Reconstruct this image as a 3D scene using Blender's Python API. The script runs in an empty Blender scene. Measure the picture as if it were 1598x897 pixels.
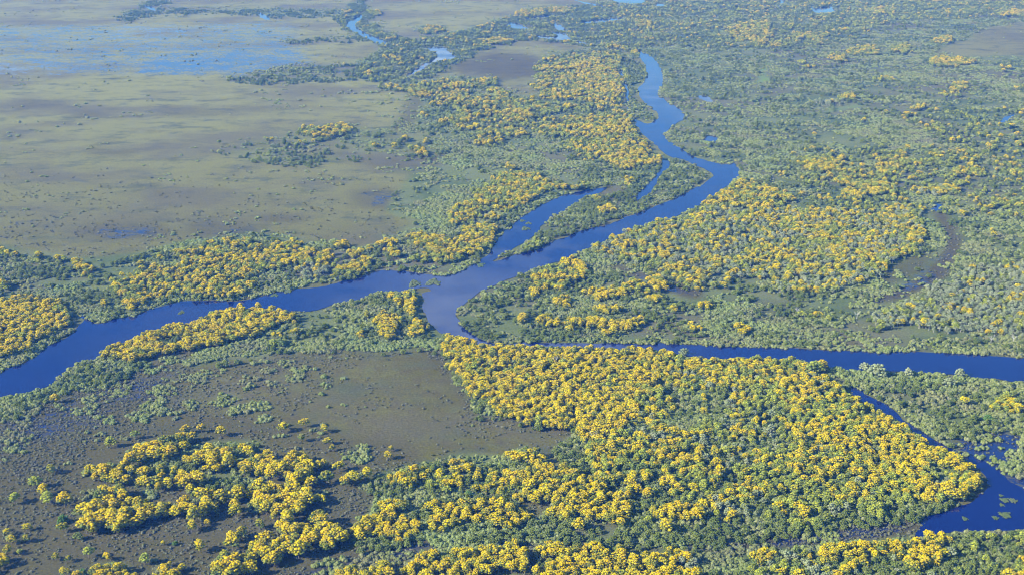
import bpy, math, random
import numpy as np
from mathutils import Vector

random.seed(7)
rng = np.random.default_rng(7)
scene = bpy.context.scene
C = scene.collection

# ------------------------------------------------------------------ camera
CAM_H, FOC, PITCH = 430.0, 2195.0, math.radians(16.93)
cam = bpy.data.cameras.new('camera')
cam.sensor_width = 36.0
cam.lens = 36.0 * FOC / 1598.0
cam.clip_start = 1.0
cam.clip_end = 120000.0
camo = bpy.data.objects.new('camera', cam)
C.objects.link(camo)
camo.location = (0, 0, CAM_H)
camo.rotation_euler = (math.pi / 2 - PITCH, 0, 0)
scene.camera = camo

# ------------------------------------------------------------------ sky, sun, exposure
SUN_EL, SUN_AZ = math.radians(28.5), math.radians(249.0)
world = bpy.data.worlds.new('World')
scene.world = world
world.use_nodes = True
wn, wl = world.node_tree.nodes, world.node_tree.links
sky = wn.new('ShaderNodeTexSky')
sky.sky_type = 'NISHITA'
sky.sun_disc = False
sky.sun_elevation = SUN_EL
sky.sun_rotation = SUN_AZ
sky.air_density = 1.0
sky.dust_density = 0.0
sky.ozone_density = 10.0
# thin scattered cloud, as the river's reflection shows
tc = wn.new('ShaderNodeTexCoord'); sx = wn.new('ShaderNodeSeparateXYZ'); wl.new(tc.outputs['Generated'], sx.inputs[0])


def wmath(op, a, c):
    q = wn.new('ShaderNodeMath'); q.operation = op
    for i, v in enumerate((a, c)):
        if isinstance(v, (int, float)): q.inputs[i].default_value = v
        else: wl.new(v, q.inputs[i])
    return q.outputs[0]


zc = wmath('ADD', wmath('MAXIMUM', sx.outputs[2], 0.0), .12)
cb = wn.new('ShaderNodeCombineXYZ'); cb.inputs[2].default_value = 35.7
wl.new(wmath('DIVIDE', sx.outputs[0], zc), cb.inputs[0]); wl.new(wmath('DIVIDE', sx.outputs[1], zc), cb.inputs[1])
cn = wn.new('ShaderNodeTexNoise'); cn.inputs['Scale'].default_value = .8; cn.inputs['Detail'].default_value = 6; cn.inputs['Roughness'].default_value = .55
wl.new(cb.outputs[0], cn.inputs['Vector'])
cr_ = wn.new('ShaderNodeMapRange'); cr_.inputs[1].default_value = .53; cr_.inputs[2].default_value = .64; cr_.inputs[4].default_value = .75
wl.new(cn.outputs[0], cr_.inputs[0])
cm = wn.new('ShaderNodeMix'); cm.data_type = 'RGBA'; cm.inputs[7].default_value = (6.0, 7.6, 9.0, 1)
wl.new(cr_.outputs[0], cm.inputs[0]); wl.new(sky.outputs[0], cm.inputs[6])
wl.new(cm.outputs[2], wn['Background'].inputs[0])
wn['Background'].inputs[1].default_value = 0.105

sun = bpy.data.lights.new('sun', 'SUN')
sun.energy = 5.0
sun.angle = math.radians(0.5)
sun.color = (1.0, 0.97, 0.91)
suno = bpy.data.objects.new('sun', sun)
C.objects.link(suno)
sd = Vector((-math.sin(SUN_AZ) * math.cos(SUN_EL), -math.cos(SUN_AZ) * math.cos(SUN_EL), -math.sin(SUN_EL)))
suno.rotation_euler = sd.to_track_quat('-Z', 'Y').to_euler()

vs = scene.view_settings
vs.view_transform = 'Standard'
vs.look = 'None'
vs.gamma = 1.0
vs.exposure = 0.90
vs.use_curve_mapping = False
HAZE_DENSITY = 0.00010
HAZE_COLOR = (0.06, 0.28, 1.0)

# ------------------------------------------------------------------ survey: photo outline -> metres on the ground plane
CP, SP = math.cos(PITCH), math.sin(PITCH)


def ground(px, py, z=0.0):
    px = np.asarray(px, float); py = np.asarray(py, float)
    a = (px - 799.0) / FOC
    b = -(py - 448.5) / FOC
    dy = CP + b * SP
    dz = -SP + b * CP
    t = (z - CAM_H) / dz
    return a * t, dy * t


def project(X, Y, z):
    dz = z - CAM_H
    depth = Y * CP - dz * SP
    v = Y * SP + dz * CP
    return 799.0 + FOC * X / depth, 448.5 - FOC * v / depth


def scale_at(Y, z=0.0):
    return FOC / (Y * CP - (z - CAM_H) * SP)


# ------------------------------------------------------------------ value noise
def vnoise(x, y, seed=0):
    xi = np.floor(x).astype(np.int64); yi = np.floor(y).astype(np.int64)
    fx = x - xi; fy = y - yi
    fx = fx * fx * (3 - 2 * fx); fy = fy * fy * (3 - 2 * fy)

    def h(a, b):
        n = (a * 374761393 + b * 668265263 + seed * 982451653) & 0xFFFFFFFF
        n = ((n ^ (n >> 13)) * 1274126177) & 0xFFFFFFFF
        n = n ^ (n >> 16)
        return (n & 0xFFFFFF) / float(0xFFFFFF)
    return (h(xi, yi) * (1 - fx) + h(xi + 1, yi) * fx) * (1 - fy) + (h(xi, yi + 1) * (1 - fx) + h(xi + 1, yi + 1) * fx) * fy


def fbm(x, y, seed=0, octaves=3):
    s = 0; a = 1; t = 0
    for i in range(octaves):
        s = s + a * vnoise(x * 2 ** i, y * 2 ** i, seed + 17 * i); t += a; a *= 0.55
    return s / t


def rank01(v):
    r = np.empty(len(v)); r[np.argsort(v)] = (np.arange(len(v)) + 0.5) / max(1, len(v))
    return r


# ------------------------------------------------------------------ land-cover survey (raster of the photographed plain)
RX0, RX1, RY0, RY1 = -260, 1860, -60, 1000
SH = (RY1 - RY0, RX1 - RX0)
VEG = ['Y', 'M', 'G', 'P', 'S', 'T']
L = {k: np.zeros(SH, np.float32) for k in VEG + ['wet', 'floor', 'mud', 'brt', 'water', 'dry']}
GROVE = np.zeros(SH, np.int16)
GROVES = ['']


def t(c, r, pts):
    ox = (0, 400, 800, 1198)[c]; oy = 224 * r
    return [(ox + x / 3.995, oy + y / 3.995) for x, y in pts]


def mask_poly(pts):
    xs = [p[0] for p in pts]; ys = [p[1] for p in pts]
    x0 = max(RX0, int(min(xs)) - 1); x1 = min(RX1, int(max(xs)) + 2)
    y0 = max(RY0, int(min(ys)) - 1); y1 = min(RY1, int(max(ys)) + 2)
    if x1 <= x0 or y1 <= y0:
        return None
    gx = np.arange(x0, x1) + 0.5
    inside = np.zeros((y1 - y0, x1 - x0), bool)
    for row in range(y0, y1):
        yy = row + 0.5
        cr = []
        for (ax, ay), (bx, by) in zip(pts, pts[1:] + pts[:1]):
            if (ay <= yy) != (by <= yy):
                cr.append(ax + (yy - ay) * (bx - ax) / (by - ay))
        cr.sort()
        for a, b in zip(cr[::2], cr[1::2]):
            inside[row - y0] |= (gx >= a) & (gx < b)
    return (slice(y0 - RY0, y1 - RY0), slice(x0 - RX0, x1 - RX0)), inside


def ell(cx, cy, rx, ry=None):
    ry = rx * 0.6 if ry is None else ry
    return [(cx + rx * math.cos(a), cy + ry * math.sin(a)) for a in np.linspace(0, 2 * math.pi, 14)[:-1]]


def zone(pts, grove=None, add=False, **kw):
    m = mask_poly(pts)
    if m is None:
        return
    sl, ins = m
    if not add and any(k in VEG for k in kw):
        for k in VEG:
            if k not in kw:
                L[k][sl][ins] = 0
    for k, v in kw.items():
        L[k][sl][ins] = v
    if grove:
        if grove not in GROVES:
            GROVES.append(grove)
        GROVE[sl][ins] = GROVES.index(grove)


def look(k, px, py):
    ix = np.clip(np.floor(px).astype(int) - RX0, 0, SH[1] - 1)
    iy = np.clip(np.floor(py).astype(int) - RY0, 0, SH[0] - 1)
    return (L[k] if isinstance(k, str) else k)[iy, ix]


GRASS = dict(S=.012, T=.30, floor=.0)
SHRUB = dict(S=.92, G=.05, floor=1.)
LOWF = dict(S=.82, G=.28, floor=1.)
FORG = dict(S=.8, G=.7, floor=1.)
MIXP = dict(Y=.33, P=.22, M=.16, G=.16, S=.75, floor=1.)
YD = dict(Y=.82, M=.08, G=.08, S=.6, floor=1.)
YM = dict(Y=.48, M=.2, G=.2, S=.7, floor=1.)
YS = dict(Y=.2, M=.12, G=.35, S=.8, floor=1.)

zone([(-260, -60), (1860, -60), (1860, 1000), (-260, 1000)], **GRASS)
# dry upper-left plain with a flooded far half
zone([(-260, 40), (470, 30), (520, 120), (-260, 122)], add=True, wet=.60, T=.1)
for e, w_ in ((ell(110, 70, 120, 12), .62), (ell(320, 103, 105, 17), .8), (ell(420, 100, 60, 24), .75), (ell(20, 112, 90, 7), .7),
              (ell(60, 163, 50, 6), .62), (ell(172, 238, 48, 6), .62), (ell(168, 219, 20, 4), .6), (ell(-60, 80, 140, 16), .6),
              (ell(190, 362, 85, 13), .72), (ell(350, 358, 60, 14), .62), (ell(435, 340, 45, 8), .72), (ell(590, 310, 52, 17), .68),
              (ell(675, 262, 42, 16), .6), (ell(702, 232, 10, 10), .8), (ell(630, 196, 18, 11), .7), (ell(240, 299, 16, 4), .5),
              (ell(300, 175, 60, 7), .35), (ell(140, 178, 35, 6), .35), (ell(260, 135, 50, 6), .35), (ell(395, 172, 50, 5), .3)):
    zone(e, add=True, wet=(w_ - .12 if e[0][1] > 130 else w_ - .04), mud=(.55 if e[0][1] > 150 else 0.))
# ------------- right of the river: low green scrub
zone([(960, -60), (1860, -60), (1860, 575), (1598, 556), (1060, 540), (860, 533), (760, 532), (715, 515), (708, 490), (750, 450), (850, 398),
      (1000, 340), (1130, 280), (1140, 264), (1090, 252), (1040, 225), (1030, 205), (1050, 182), (1015, 155), (1020, 110), (992, 76), (930, 40)], **dict(LOWF, G=.13, S=.74))
zone([(1060, 120), (1400, 130), (1600, 300), (1250, 240), (1180, 280), (1150, 250), (1090, 200)], add=True, G=.10)
zone([(930, 20), (1000, 0), (1250, -60), (1700, -60), (1700, 22), (1400, 30), (1320, 62), (1200, 75), (1000, 68)], Y=.03, M=.10, G=.3, S=.8, floor=1.)
zone(t(3, 0, [(180, 200), (380, 200), (330, 270), (170, 240)]), Y=.3, M=.3, G=.2, S=.7, floor=1.)
zone(t(2, 0, [(1330, 160), (1598, 130), (1598, 260), (1380, 250)]), Y=.25, M=.3, G=.2, S=.7, floor=1.)
zone(t(2, 0, [(760, 130), (880, 130), (870, 165), (780, 170)]), Y=.3, M=.3, G=.2, S=.7, floor=1.)
zone(t(3, 0, [(1020, 310), (1280, 230), (1350, 170), (1700, 110), (1900, 110), (1900, 360), (1300, 350), (1030, 350)]), **dict(GRASS, mud=.3))
zone(t(3, 0, [(560, 405), (1400, 405), (1598, 480), (1500, 540), (900, 500), (500, 450)]), S=.9, G=.05, floor=.6, mud=.6)
zone(t(3, 0, [(1000, 740), (1160, 760), (1250, 830), (1000, 850), (860, 800)]), S=.5, G=.02, floor=.4, mud=.8)
for c_, r_, e in ((3, 0, ell(1130, 380, 150, 20)), (3, 0, ell(1100, 240, 70, 22)), (3, 0, ell(1530, 80, 75, 14)), (3, 0, ell(1210, 525, 60, 20)),
                  (3, 0, ell(1300, 710, 50, 13)), (3, 0, ell(1370, 725, 40, 12)), (3, 0, ell(1100, 580, 55, 12)), (3, 0, ell(940, 655, 30, 10)),
                  (3, 0, ell(300, 830, 22, 14)), (3, 0, ell(530, 600, 55, 14)), (3, 0, ell(580, 722, 20, 8)), (3, 0, ell(60, 280, 40, 12)),
                  (3, 0, ell(245, 398, 26, 10)), (3, 1, ell(1270, 35, 50, 15)), (3, 1, ell(1480, 45, 30, 12)), (3, 1, ell(990, 155, 40, 12)),
                  (3, 1, ell(1560, 250, 55, 30)), (3, 1, ell(1480, 365, 45, 15)), (3, 1, ell(1300, 390, 35, 12)), (3, 1, ell(1420, 540, 25, 10)),
                  (3, 1, ell(1580, 320, 40, 16)), (3, 0, ell(1540, 840, 80, 40)), (3, 0, ell(1380, 840, 30, 10)), (3, 0, ell(1560, 540, 30, 10)),
                  (3, 1, ell(90, 195, 30, 12)), (3, 0, ell(1190, 880, 40, 10)), (3, 0, ell(1020, 885, 20, 8))):
    zone(t(c_, r_, e), Y=.62, M=.15, G=.1, S=.7, floor=1.)
for c_, r_, e in ((3, 0, ell(600, 310, 110, 32)), (3, 0, ell(440, 350, 90, 20)), (3, 0, ell(850, 300, 60, 30)), (3, 0, ell(700, 60, 80, 25)),
                  (3, 1, ell(1430, 225, 60, 16)), (3, 0, ell(730, 490, 70, 12)), (3, 0, ell(1500, 410, 60, 14))):
    zone(t(c_, r_, e), Y=.25, M=.3, G=.25, S=.8, floor=1.)
zone(t(3, 0, ell(400, 625, 110, 16)), P=.7, Y=.08, S=.6, floor=1.)
zone([(1230, 225), (1330, 222), (1480, 225), (1700, 215), (1700, 330), (1500, 330), (1440, 320), (1300, 318), (1250, 300)], add=True, Y=.06, M=.10, G=.2)
zone([(1380, 170), (1700, 165), (1700, 215), (1480, 222)], add=True, Y=.03, M=.07, G=.18)
# bright meander scars
for pg in ([(1178, 105), (1195, 97), (1207, 100), (1192, 110), (1204, 124), (1192, 132), (1160, 138), (1143, 143), (1150, 135), (1180, 128), (1186, 118)],
           t(3, 0, [(180, 725), (330, 690), (500, 660), (640, 640), (640, 655), (480, 690), (330, 715), (200, 735)])):
    zone(pg, S=.15, T=.2, floor=0., brt=1.)
# ------------- right-middle yellow and pale stands
zone([(925, 377), (1030, 341), (1090, 330), (1130, 315), (1200, 320), (1270, 320), (1330, 322), (1440, 318), (1434, 345), (1440, 375), (1410, 400), (1330, 440),
      (1250, 442), (1150, 432), (1090, 445), (1050, 428), (1000, 422), (960, 405)], **dict(MIXP, Y=.30))
zone(t(2, 1, [(1180, 350), (1280, 300), (1400, 230), (1520, 210), (1640, 290), (1700, 340), (1598, 395), (1400, 360), (1250, 380)]), **dict(YM, Y=.5))
zone(t(3, 1, [(0, 290), (90, 300), (150, 340), (100, 365), (0, 390)]), **YM)
zone(t(3, 1, [(0, 440), (130, 400), (260, 390), (430, 390), (580, 420), (720, 450), (900, 380), (940, 450), (960, 600), (850, 700), (780, 730), (600, 690),
              (400, 740), (250, 700), (0, 720)]), **dict(MIXP, Y=.40))
zone(t(2, 1, [(1350, 440), (1500, 410), (1640, 440), (1640, 560), (1450, 540)]), **dict(MIXP, Y=.45))
zone(t(2, 1, [(1480, 630), (1640, 600), (1640, 780), (1500, 760)]), **dict(MIXP, Y=.55))
zone(t(3, 1, [(240, 90), (320, 80), (440, 90), (430, 150), (330, 170), (250, 150)]), **YM)
zone(t(3, 1, [(400, 200), (480, 190), (620, 230), (760, 220), (840, 240), (720, 300), (620, 300), (540, 340), (400, 330), (420, 300), (600, 270)]), **dict(YM, Y=.55))
zone(t(3, 1, [(650, 170), (740, 130), (790, 150), (700, 195)]), **YD)
zone(t(3, 1, [(690, 70), (780, 40), (880, 70), (870, 120)]), **YS)
zone(t(3, 1, [(1140, 130), (1300, 110), (1400, 160), (1280, 190), (1150, 180)]), **dict(YM, Y=.4))
zone(t(3, 1, [(930, 270), (1100, 255), (1180, 275), (1170, 300), (950, 320)]), Y=.45, P=.3, M=.1, S=.7, floor=1.)
zone(t(3, 1, [(0, 860), (500, 840), (530, 860), (420, 900), (0, 900)]), **dict(MIXP, P=.35, Y=.25))
zone(t(3, 1, [(960, 900), (1100, 810), (1300, 760), (1700, 690), (1900, 690), (1900, 900)]), P=.58, Y=.08, M=.1, G=.1, S=.8, floor=1.)
zone(t(3, 2, [(600, 130), (720, 80), (1000, 40), (1100, 0), (1900, -10), (1900, 285), (1300, 250), (1050, 260), (850, 200), (640, 220)]), P=.62, Y=.08, M=.12, G=.06, S=.7, floor=1.)
zone(t(3, 2, [(130, 130), (260, 120), (430, 150), (430, 195), (220, 190)]), **dict(YS, Y=.3))
# wet creek beds on the right
for pg in ([(1452, 326), (1474, 324), (1488, 349), (1502, 374), (1500, 394), (1480, 428), (1454, 449), (1422, 463), (1377, 476), (1325, 484), (1340, 466), (1388, 452),
            (1420, 440), (1445, 425), (1464, 400), (1474, 385), (1470, 360), (1458, 345)],
           [(945, 417), (975, 416), (1012, 427), (1062, 442), (1095, 452), (1095, 465), (1050, 460), (1000, 438), (950, 428)],
           [(1195, 475), (1230, 473), (1248, 500), (1235, 516), (1200, 512)]):
    zone(pg, S=.04, T=.4, floor=.0, mud=1., wet=.8)
zone([(1330, 440), (1440, 390), (1455, 400), (1440, 425), (1380, 448)], S=.35, T=.3, G=.04, floor=.3, mud=.8, wet=.3)
for e in (ell(1125, 503, 22, 5), ell(1035, 495, 12, 3), ell(1155, 512, 14, 4), ell(1330, 534, 14, 3), ell(1308, 524, 12, 3), ell(1455, 540, 12, 2), ell(1110, 492, 16, 4)):
    zone(e, S=.1, T=.1, floor=.1, wet=1.0, mud=.5)
# ------------- peninsula east of the junction
zone([(712, 492), (760, 448), (850, 402), (940, 415), (1060, 462), (1200, 470), (1300, 500), (1280, 536), (1100, 535), (860, 528), (760, 528), (718, 510)], **dict(LOWF, G=.28))
zone(t(2, 1, [(180, 760), (220, 720), (340, 695), (440, 750), (440, 810), (360, 860), (360, 900), (190, 900), (110, 850)]), **dict(YM, Y=.62))
zone(t(2, 2, [(450, 20), (680, -30), (690, 40), (500, 65)]), **YD)
for e in ([(130, 170), (270, 165), (275, 212), (140, 205)], [(300, 190), (390, 175), (385, 232), (320, 235)], [(410, 175), (600, 175), (595, 222), (430, 225)],
          [(610, 200), (680, 185), (825, 185), (825, 232), (640, 242)], ell(580, 257, 42, 26), ell(300, 88, 62, 26), ell(600, 124, 75, 20), ell(1005, 100, 28, 20),
          ell(1205, 90, 38, 20), ell(1430, 262, 50, 27), ell(905, 245, 25, 20), ell(20, 180, 34, 25), ell(1170, 235, 46, 14), ell(870, 40, 34, 18), ell(130, 20, 40, 20), ell(790, 8, 28, 12)):
    zone(t(2, 2, e), Y=.95, M=.03, S=.6, floor=1.)
for e in (ell(870, 860, 60, 30), ell(730, 870, 45, 30), ell(1340, 850, 35, 18), ell(1220, 805, 28, 18), ell(1150, 815, 40, 20), ell(150, 845, 40, 20)):
    zone(t(2, 1, e), Y=.9, S=.6, floor=1.)
# ------------- middle strip, left of the river
zone([(610, 132), (690, 120), (790, 122), (850, 85), (940, 70), (985, 90), (975, 170), (1000, 215), (1030, 245), (1030, 265), (990, 285), (900, 302), (830, 330), (778, 378),
      (755, 405), (690, 431), (630, 422), (560, 428), (450, 450), (300, 470), (200, 495), (150, 510), (127, 505), (110, 522), (60, 556), (-20, 594), (-260, 690), (-260, 375), (0, 385), (60, 393),
      (130, 402), (230, 392), (270, 378), (310, 376), (420, 362), (470, 372), (560, 385), (620, 365), (645, 345), (605, 328), (640, 270), (690, 240), (615, 235), (560, 250), (440, 255), (330, 238),
      (400, 215), (530, 190), (600, 205), (640, 170)], **dict(LOWF, G=.22))
zone([(740, 420), (775, 400), (800, 365), (860, 318), (930, 298), (990, 285), (1025, 262), (1000, 230), (985, 190), (970, 180), (960, 230), (900, 280), (800, 330), (720, 400)], **dict(LOWF, G=.3))
zone([(330, 238), (400, 215), (530, 190), (600, 205), (615, 235), (560, 250), (440, 255)], S=.45, G=.16, T=.2, floor=.45)
zone([(608, 330), (645, 275), (680, 262), (760, 262), (790, 270), (720, 330), (690, 362), (655, 345)], **dict(SHRUB, G=.02, brt=.35))
zone([(700, 190), (860, 200), (900, 260), (780, 262), (700, 240)], **dict(SHRUB, G=.08))
zone([(690, 107), (760, 80), (830, 85), (872, 96), (870, 122), (800, 127), (720, 116)], S=.03, T=.3, floor=0., mud=.8, wet=.25)
zone([(770, 128), (880, 126), (860, 150), (800, 148)], **dict(GRASS, S=.1))
zone([(850, 178), (920, 180), (900, 190), (845, 190)], **dict(GRASS, S=.1))
zone([(560, 250), (690, 240), (690, 262), (640, 275), (600, 265)], S=.35, T=.3, floor=.3, mud=.5, wet=.35)
zone([(690, 268), (735, 258), (740, 266), (700, 275)], S=.1, T=.3, floor=0)
zone([(540, 205), (620, 205), (700, 200), (700, 240), (600, 245), (545, 235)], S=.6, G=.08, T=.1, floor=.6)
zone([(395, 130), (480, 128), (560, 135), (640, 135), (640, 175), (560, 190), (470, 185), (400, 160)], **dict(GRASS, S=.10))
zone([(640, 150), (665, 150), (650, 190), (630, 210), (610, 205), (625, 185)], S=.2, T=.2, floor=.1, mud=.8, wet=.5)
# upper creek woods
zone([(520, 20), (560, 8), (590, 20), (575, 30), (600, 48), (640, 60), (700, 52), (800, 25), (870, 12), (930, 3), (960, 3), (1000, 72), (930, 72), (860, 62), (800, 58), (740, 82),
      (690, 108), (640, 127), (560, 124), (500, 121), (395, 127), (395, 120), (450, 104), (560, 97), (600, 74), (540, 45)], **dict(FORG, Y=.02, M=.07, G=.4))
zone([(395, 127), (395, 112), (470, 100), (560, 100), (560, 124)], S=.4, G=.22, T=.2, floor=.4, wet=.55)
zone([(180, 24), (215, 14), (250, 13), (400, 13), (530, 14), (530, 24), (420, 27), (400, 22), (260, 19), (190, 30)], S=.4, G=.3, floor=.5)
zone([(215, 12), (225, 0), (265, -4), (262, 3), (240, 8)], S=.4, G=.3, floor=.5)
zone([(540, 20), (560, -10), (575, -10), (568, 16)], **FORG)
zone([(440, 58), (570, 55), (570, 62), (440, 63)], S=.35, G=.2, floor=.3)
zone([(350, 124), (350, 118), (400, 119), (400, 126)], S=.6, G=.5, floor=.6, wet=.4)
for c_, r_, e in ((1, 0, ell(850, 240, 26, 16)), (1, 0, ell(730, 80, 40, 12)), (1, 0, ell(860, 360, 22, 10)), (1, 0, ell(705, 445, 26, 10)), (1, 0, ell(560, 75, 40, 10)),
                  (2, 0, [(0, 75), (150, 55), (280, 40), (400, 55), (270, 80), (0, 110)]), (1, 0, [(1400, 250), (1598, 220), (1598, 260), (1420, 275)]),
                  (2, 0, [(550, 260), (700, 285), (790, 320), (790, 350), (700, 320), (560, 290)]), (1, 0, ell(1080, 185, 90, 20))):
    zone(t(c_, r_, e), Y=.3, M=.3, G=.3, S=.7, floor=1.)
zone(t(1, 0, [(1000, 520), (1140, 500), (1300, 500), (1480, 485), (1505, 515), (1350, 540), (1200, 560), (1120, 600), (1010, 590), (800, 550), (800, 535)]), **dict(YS, Y=.25, M=.2))
zone(t(1, 0, [(1100, 620), (1180, 580), (1340, 580), (1340, 610), (1240, 640), (1110, 650)]), **YD)
zone(t(1, 0, [(1220, 650), (1330, 660), (1320, 690), (1250, 680)]), **YM)
zone(t(1, 0, ell(1165, 548, 30, 16)), **YD)
zone(t(1, 0, ell(1260, 520, 50, 14)), **YD)
zone(t(1, 0, ell(1490, 570, 58, 26)), Y=.3, M=.5, G=.2, S=.7, floor=1.)
zone(t(1, 0, [(1360, 770), (1460, 720), (1620, 690), (1620, 790), (1500, 780)]), **dict(YD, Y=.65))
zone(t(1, 0, ell(1560, 650, 70, 22)), **YD)
zone(t(1, 0, [(1300, 855), (1450, 815), (1450, 845)]), **YD)
zone(t(1, 0, ell(1180, 745, 55, 18)), **YM)
zone(t(1, 0, [(250, 800), (430, 775), (590, 765), (590, 800), (470, 840), (400, 860), (240, 885), (380, 840), (270, 815)]), **dict(YD, Y=.5, G=.3))
for c_, r_, e in ((1, 1, ell(1030, 40, 22, 12)), (1, 1, ell(985, 35, 20, 10)), (1, 1, ell(725, 5, 20, 10)), (1, 1, ell(860, 10, 20, 10)), (1, 1, ell(1160, 5, 20, 8)), (1, 0, ell(1060, 872, 20, 10)),
                  (1, 0, ell(930, 860, 26, 12)), (1, 0, ell(1020, 712, 18, 8)), (1, 1, ell(1530, 122, 28, 12)), (0, 0, ell(1340, 885, 18, 8)), (1, 0, ell(75, 860, 18, 8))):
    zone(t(c_, r_, e), Y=1., S=.4, floor=.6)
# yellow belt along the river
zone([(850, 90), (960, 78), (985, 100), (975, 170), (1000, 215), (1028, 240), (1025, 262), (960, 262), (900, 240), (840, 200), (800, 190), (780, 230), (740, 225), (700, 190), (720, 150), (830, 150)], Y=.17, M=.22, G=.28, S=.8, floor=1.)
zone(t(2, 0, [(310, 400), (420, 360), (580, 380), (650, 440), (680, 500), (700, 580), (690, 660), (600, 660), (420, 620), (300, 600), (210, 600), (240, 540), (320, 540), (310, 470)]), **dict(YM, Y=.46))
zone(t(2, 0, ell(210, 420, 75, 22)), **YM)
zone(t(2, 0, [(-20, 690), (70, 680), (110, 720), (90, 760), (-20, 750)]), **dict(YM, Y=.6))
zone(t(2, 0, [(200, 780), (400, 740), (560, 730), (730, 710), (750, 760), (760, 800), (620, 850), (450, 860), (420, 820), (250, 800)]), **dict(YM, Y=.6))
zone(t(2, 0, ell(40, 820, 48, 22)), **YD)
zone(t(2, 0, [(200, 680), (450, 650), (560, 720), (400, 740), (230, 740)]), S=.8, M=.2, G=.2, floor=1.)
zone(t(2, 1, [(400, 50), (520, 0), (640, -30), (800, -10), (880, 10), (915, 80), (910, 130), (780, 150), (680, 130), (580, 100), (550, 60)]), **dict(YD, Y=.72))
zone(t(2, 1, [(0, 170), (190, 165), (260, 220), (380, 240), (490, 220), (500, 240), (300, 270), (180, 310), (100, 360), (0, 420), (-60, 440), (-60, 200)]), **dict(YM, Y=.55))
zone(t(1, 1, [(1230, 400), (1300, 330), (1480, 190), (1598, 160), (1598, 440), (1480, 460), (1380, 500), (1200, 500)]), **dict(YM, Y=.40, S=.9, G=.1))
zone(t(1, 1, [(930, 560), (1040, 545), (1100, 580), (1250, 570), (1380, 500), (1500, 510), (1450, 600), (1380, 660), (1240, 700), (1110, 740), (1000, 740), (960, 690), (1040, 640)]), **dict(YM, Y=.62))
for e in (ell(790, 590, 58, 26), ell(830, 640, 40, 20), ell(700, 632, 30, 14), ell(660, 655, 30, 16), ell(520, 628, 45, 18), ell(865, 670, 30, 20), ell(590, 680, 36, 20)):
    zone(t(1, 1, e), Y=.9, S=.6, floor=1.)
zone(t(1, 1, [(460, 770), (580, 720), (740, 710), (750, 745), (640, 780), (560, 790), (470, 800)]), **dict(YD, Y=.7))
zone(t(1, 1, [(0, 690), (120, 590), (300, 600), (330, 650), (460, 690), (440, 760), (330, 730), (200, 740), (0, 790)]), **dict(YM, Y=.5))
zone(t(1, 1, [(200, 740), (330, 730), (430, 760), (430, 800), (300, 830), (220, 800)]), P=.7, Y=.06, S=.7, floor=1.)
zone([(150, 447), (180, 425), (235, 410), (262, 424), (282, 404), (272, 392), (310, 382), (350, 372), (400, 368), (400, 425), (380, 452), (330, 458), (270, 458), (220, 465), (180, 455)], **dict(YM, Y=.5))
zone([(235, 400), (262, 395), (275, 405), (262, 422), (240, 412)], **dict(SHRUB, brt=.3))
for e in (ell(30, 670, 36, 18), ell(200, 680, 30, 14), ell(390, 720, 38, 18), ell(500, 740, 50, 18), ell(490, 790, 36, 16), ell(195, 730, 18, 20), ell(45, 860, 28, 20), ell(650, 845, 32, 20),
          ell(965, 692, 15, 12), ell(830, 730, 25, 12)):
    zone(t(0, 1, e), Y=.7, M=.3, S=.7, floor=1.)
for e in (ell(605, 68, 22, 18), ell(800, 95, 30, 36), ell(755, 65, 35, 16), ell(1050, 40, 62, 28), ell(900, 80, 22, 20)):
    zone(t(0, 2, e), Y=.8, M=.2, S=.7, floor=1.)
zone(t(0, 2, [(-400, 90), (0, 70), (100, 45), (220, 20), (250, 15), (270, 70), (350, 70), (395, 130), (400, 220), (300, 260), (200, 310), (170, 380), (90, 390), (0, 420), (-400, 500)]), 'left-edge yellow stand beyond the river', **dict(YD, Y=.88))
# ------------- long point between the two channels
zone([(763, 408), (790, 392), (830, 366), (862, 336), (890, 316), (915, 303), (945, 291), (985, 282), (1020, 262), (1035, 240), (1062, 248), (1100, 264), (1113, 272),
      (1100, 285), (1068, 300), (1035, 315), (1000, 330), (955, 345), (905, 358), (870, 370), (832, 388), (800, 394)], **dict(LOWF, G=.42))
zone([(930, 297), (960, 285), (990, 273), (996, 279), (965, 292), (940, 303)], S=.05, T=.3, floor=0., mud=.8, wet=1.0)
zone(t(2, 1, ell(595, 420, 30, 20)), Y=1., S=.5, floor=1.)
zone(t(2, 1, ell(545, 345, 46, 12)), Y=.6, S=.5, floor=1.)
zone(t(2, 1, ell(755, 235, 34, 20)), Y=.4, M=.5, S=.5, floor=1.)
zone(t(2, 1, [(20, 640), (120, 580), (230, 560), (200, 610), (60, 640)]), M=.7, P=.2, S=.7, floor=1.)
zone([(968, 95), (985, 85), (1004, 105), (1008, 118), (1000, 130), (994, 142), (998, 155), (1014, 170), (1028, 180), (1010, 192), (990, 180), (983, 160), (984, 140), (976, 125)], **dict(FORG, G=.5))
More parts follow.
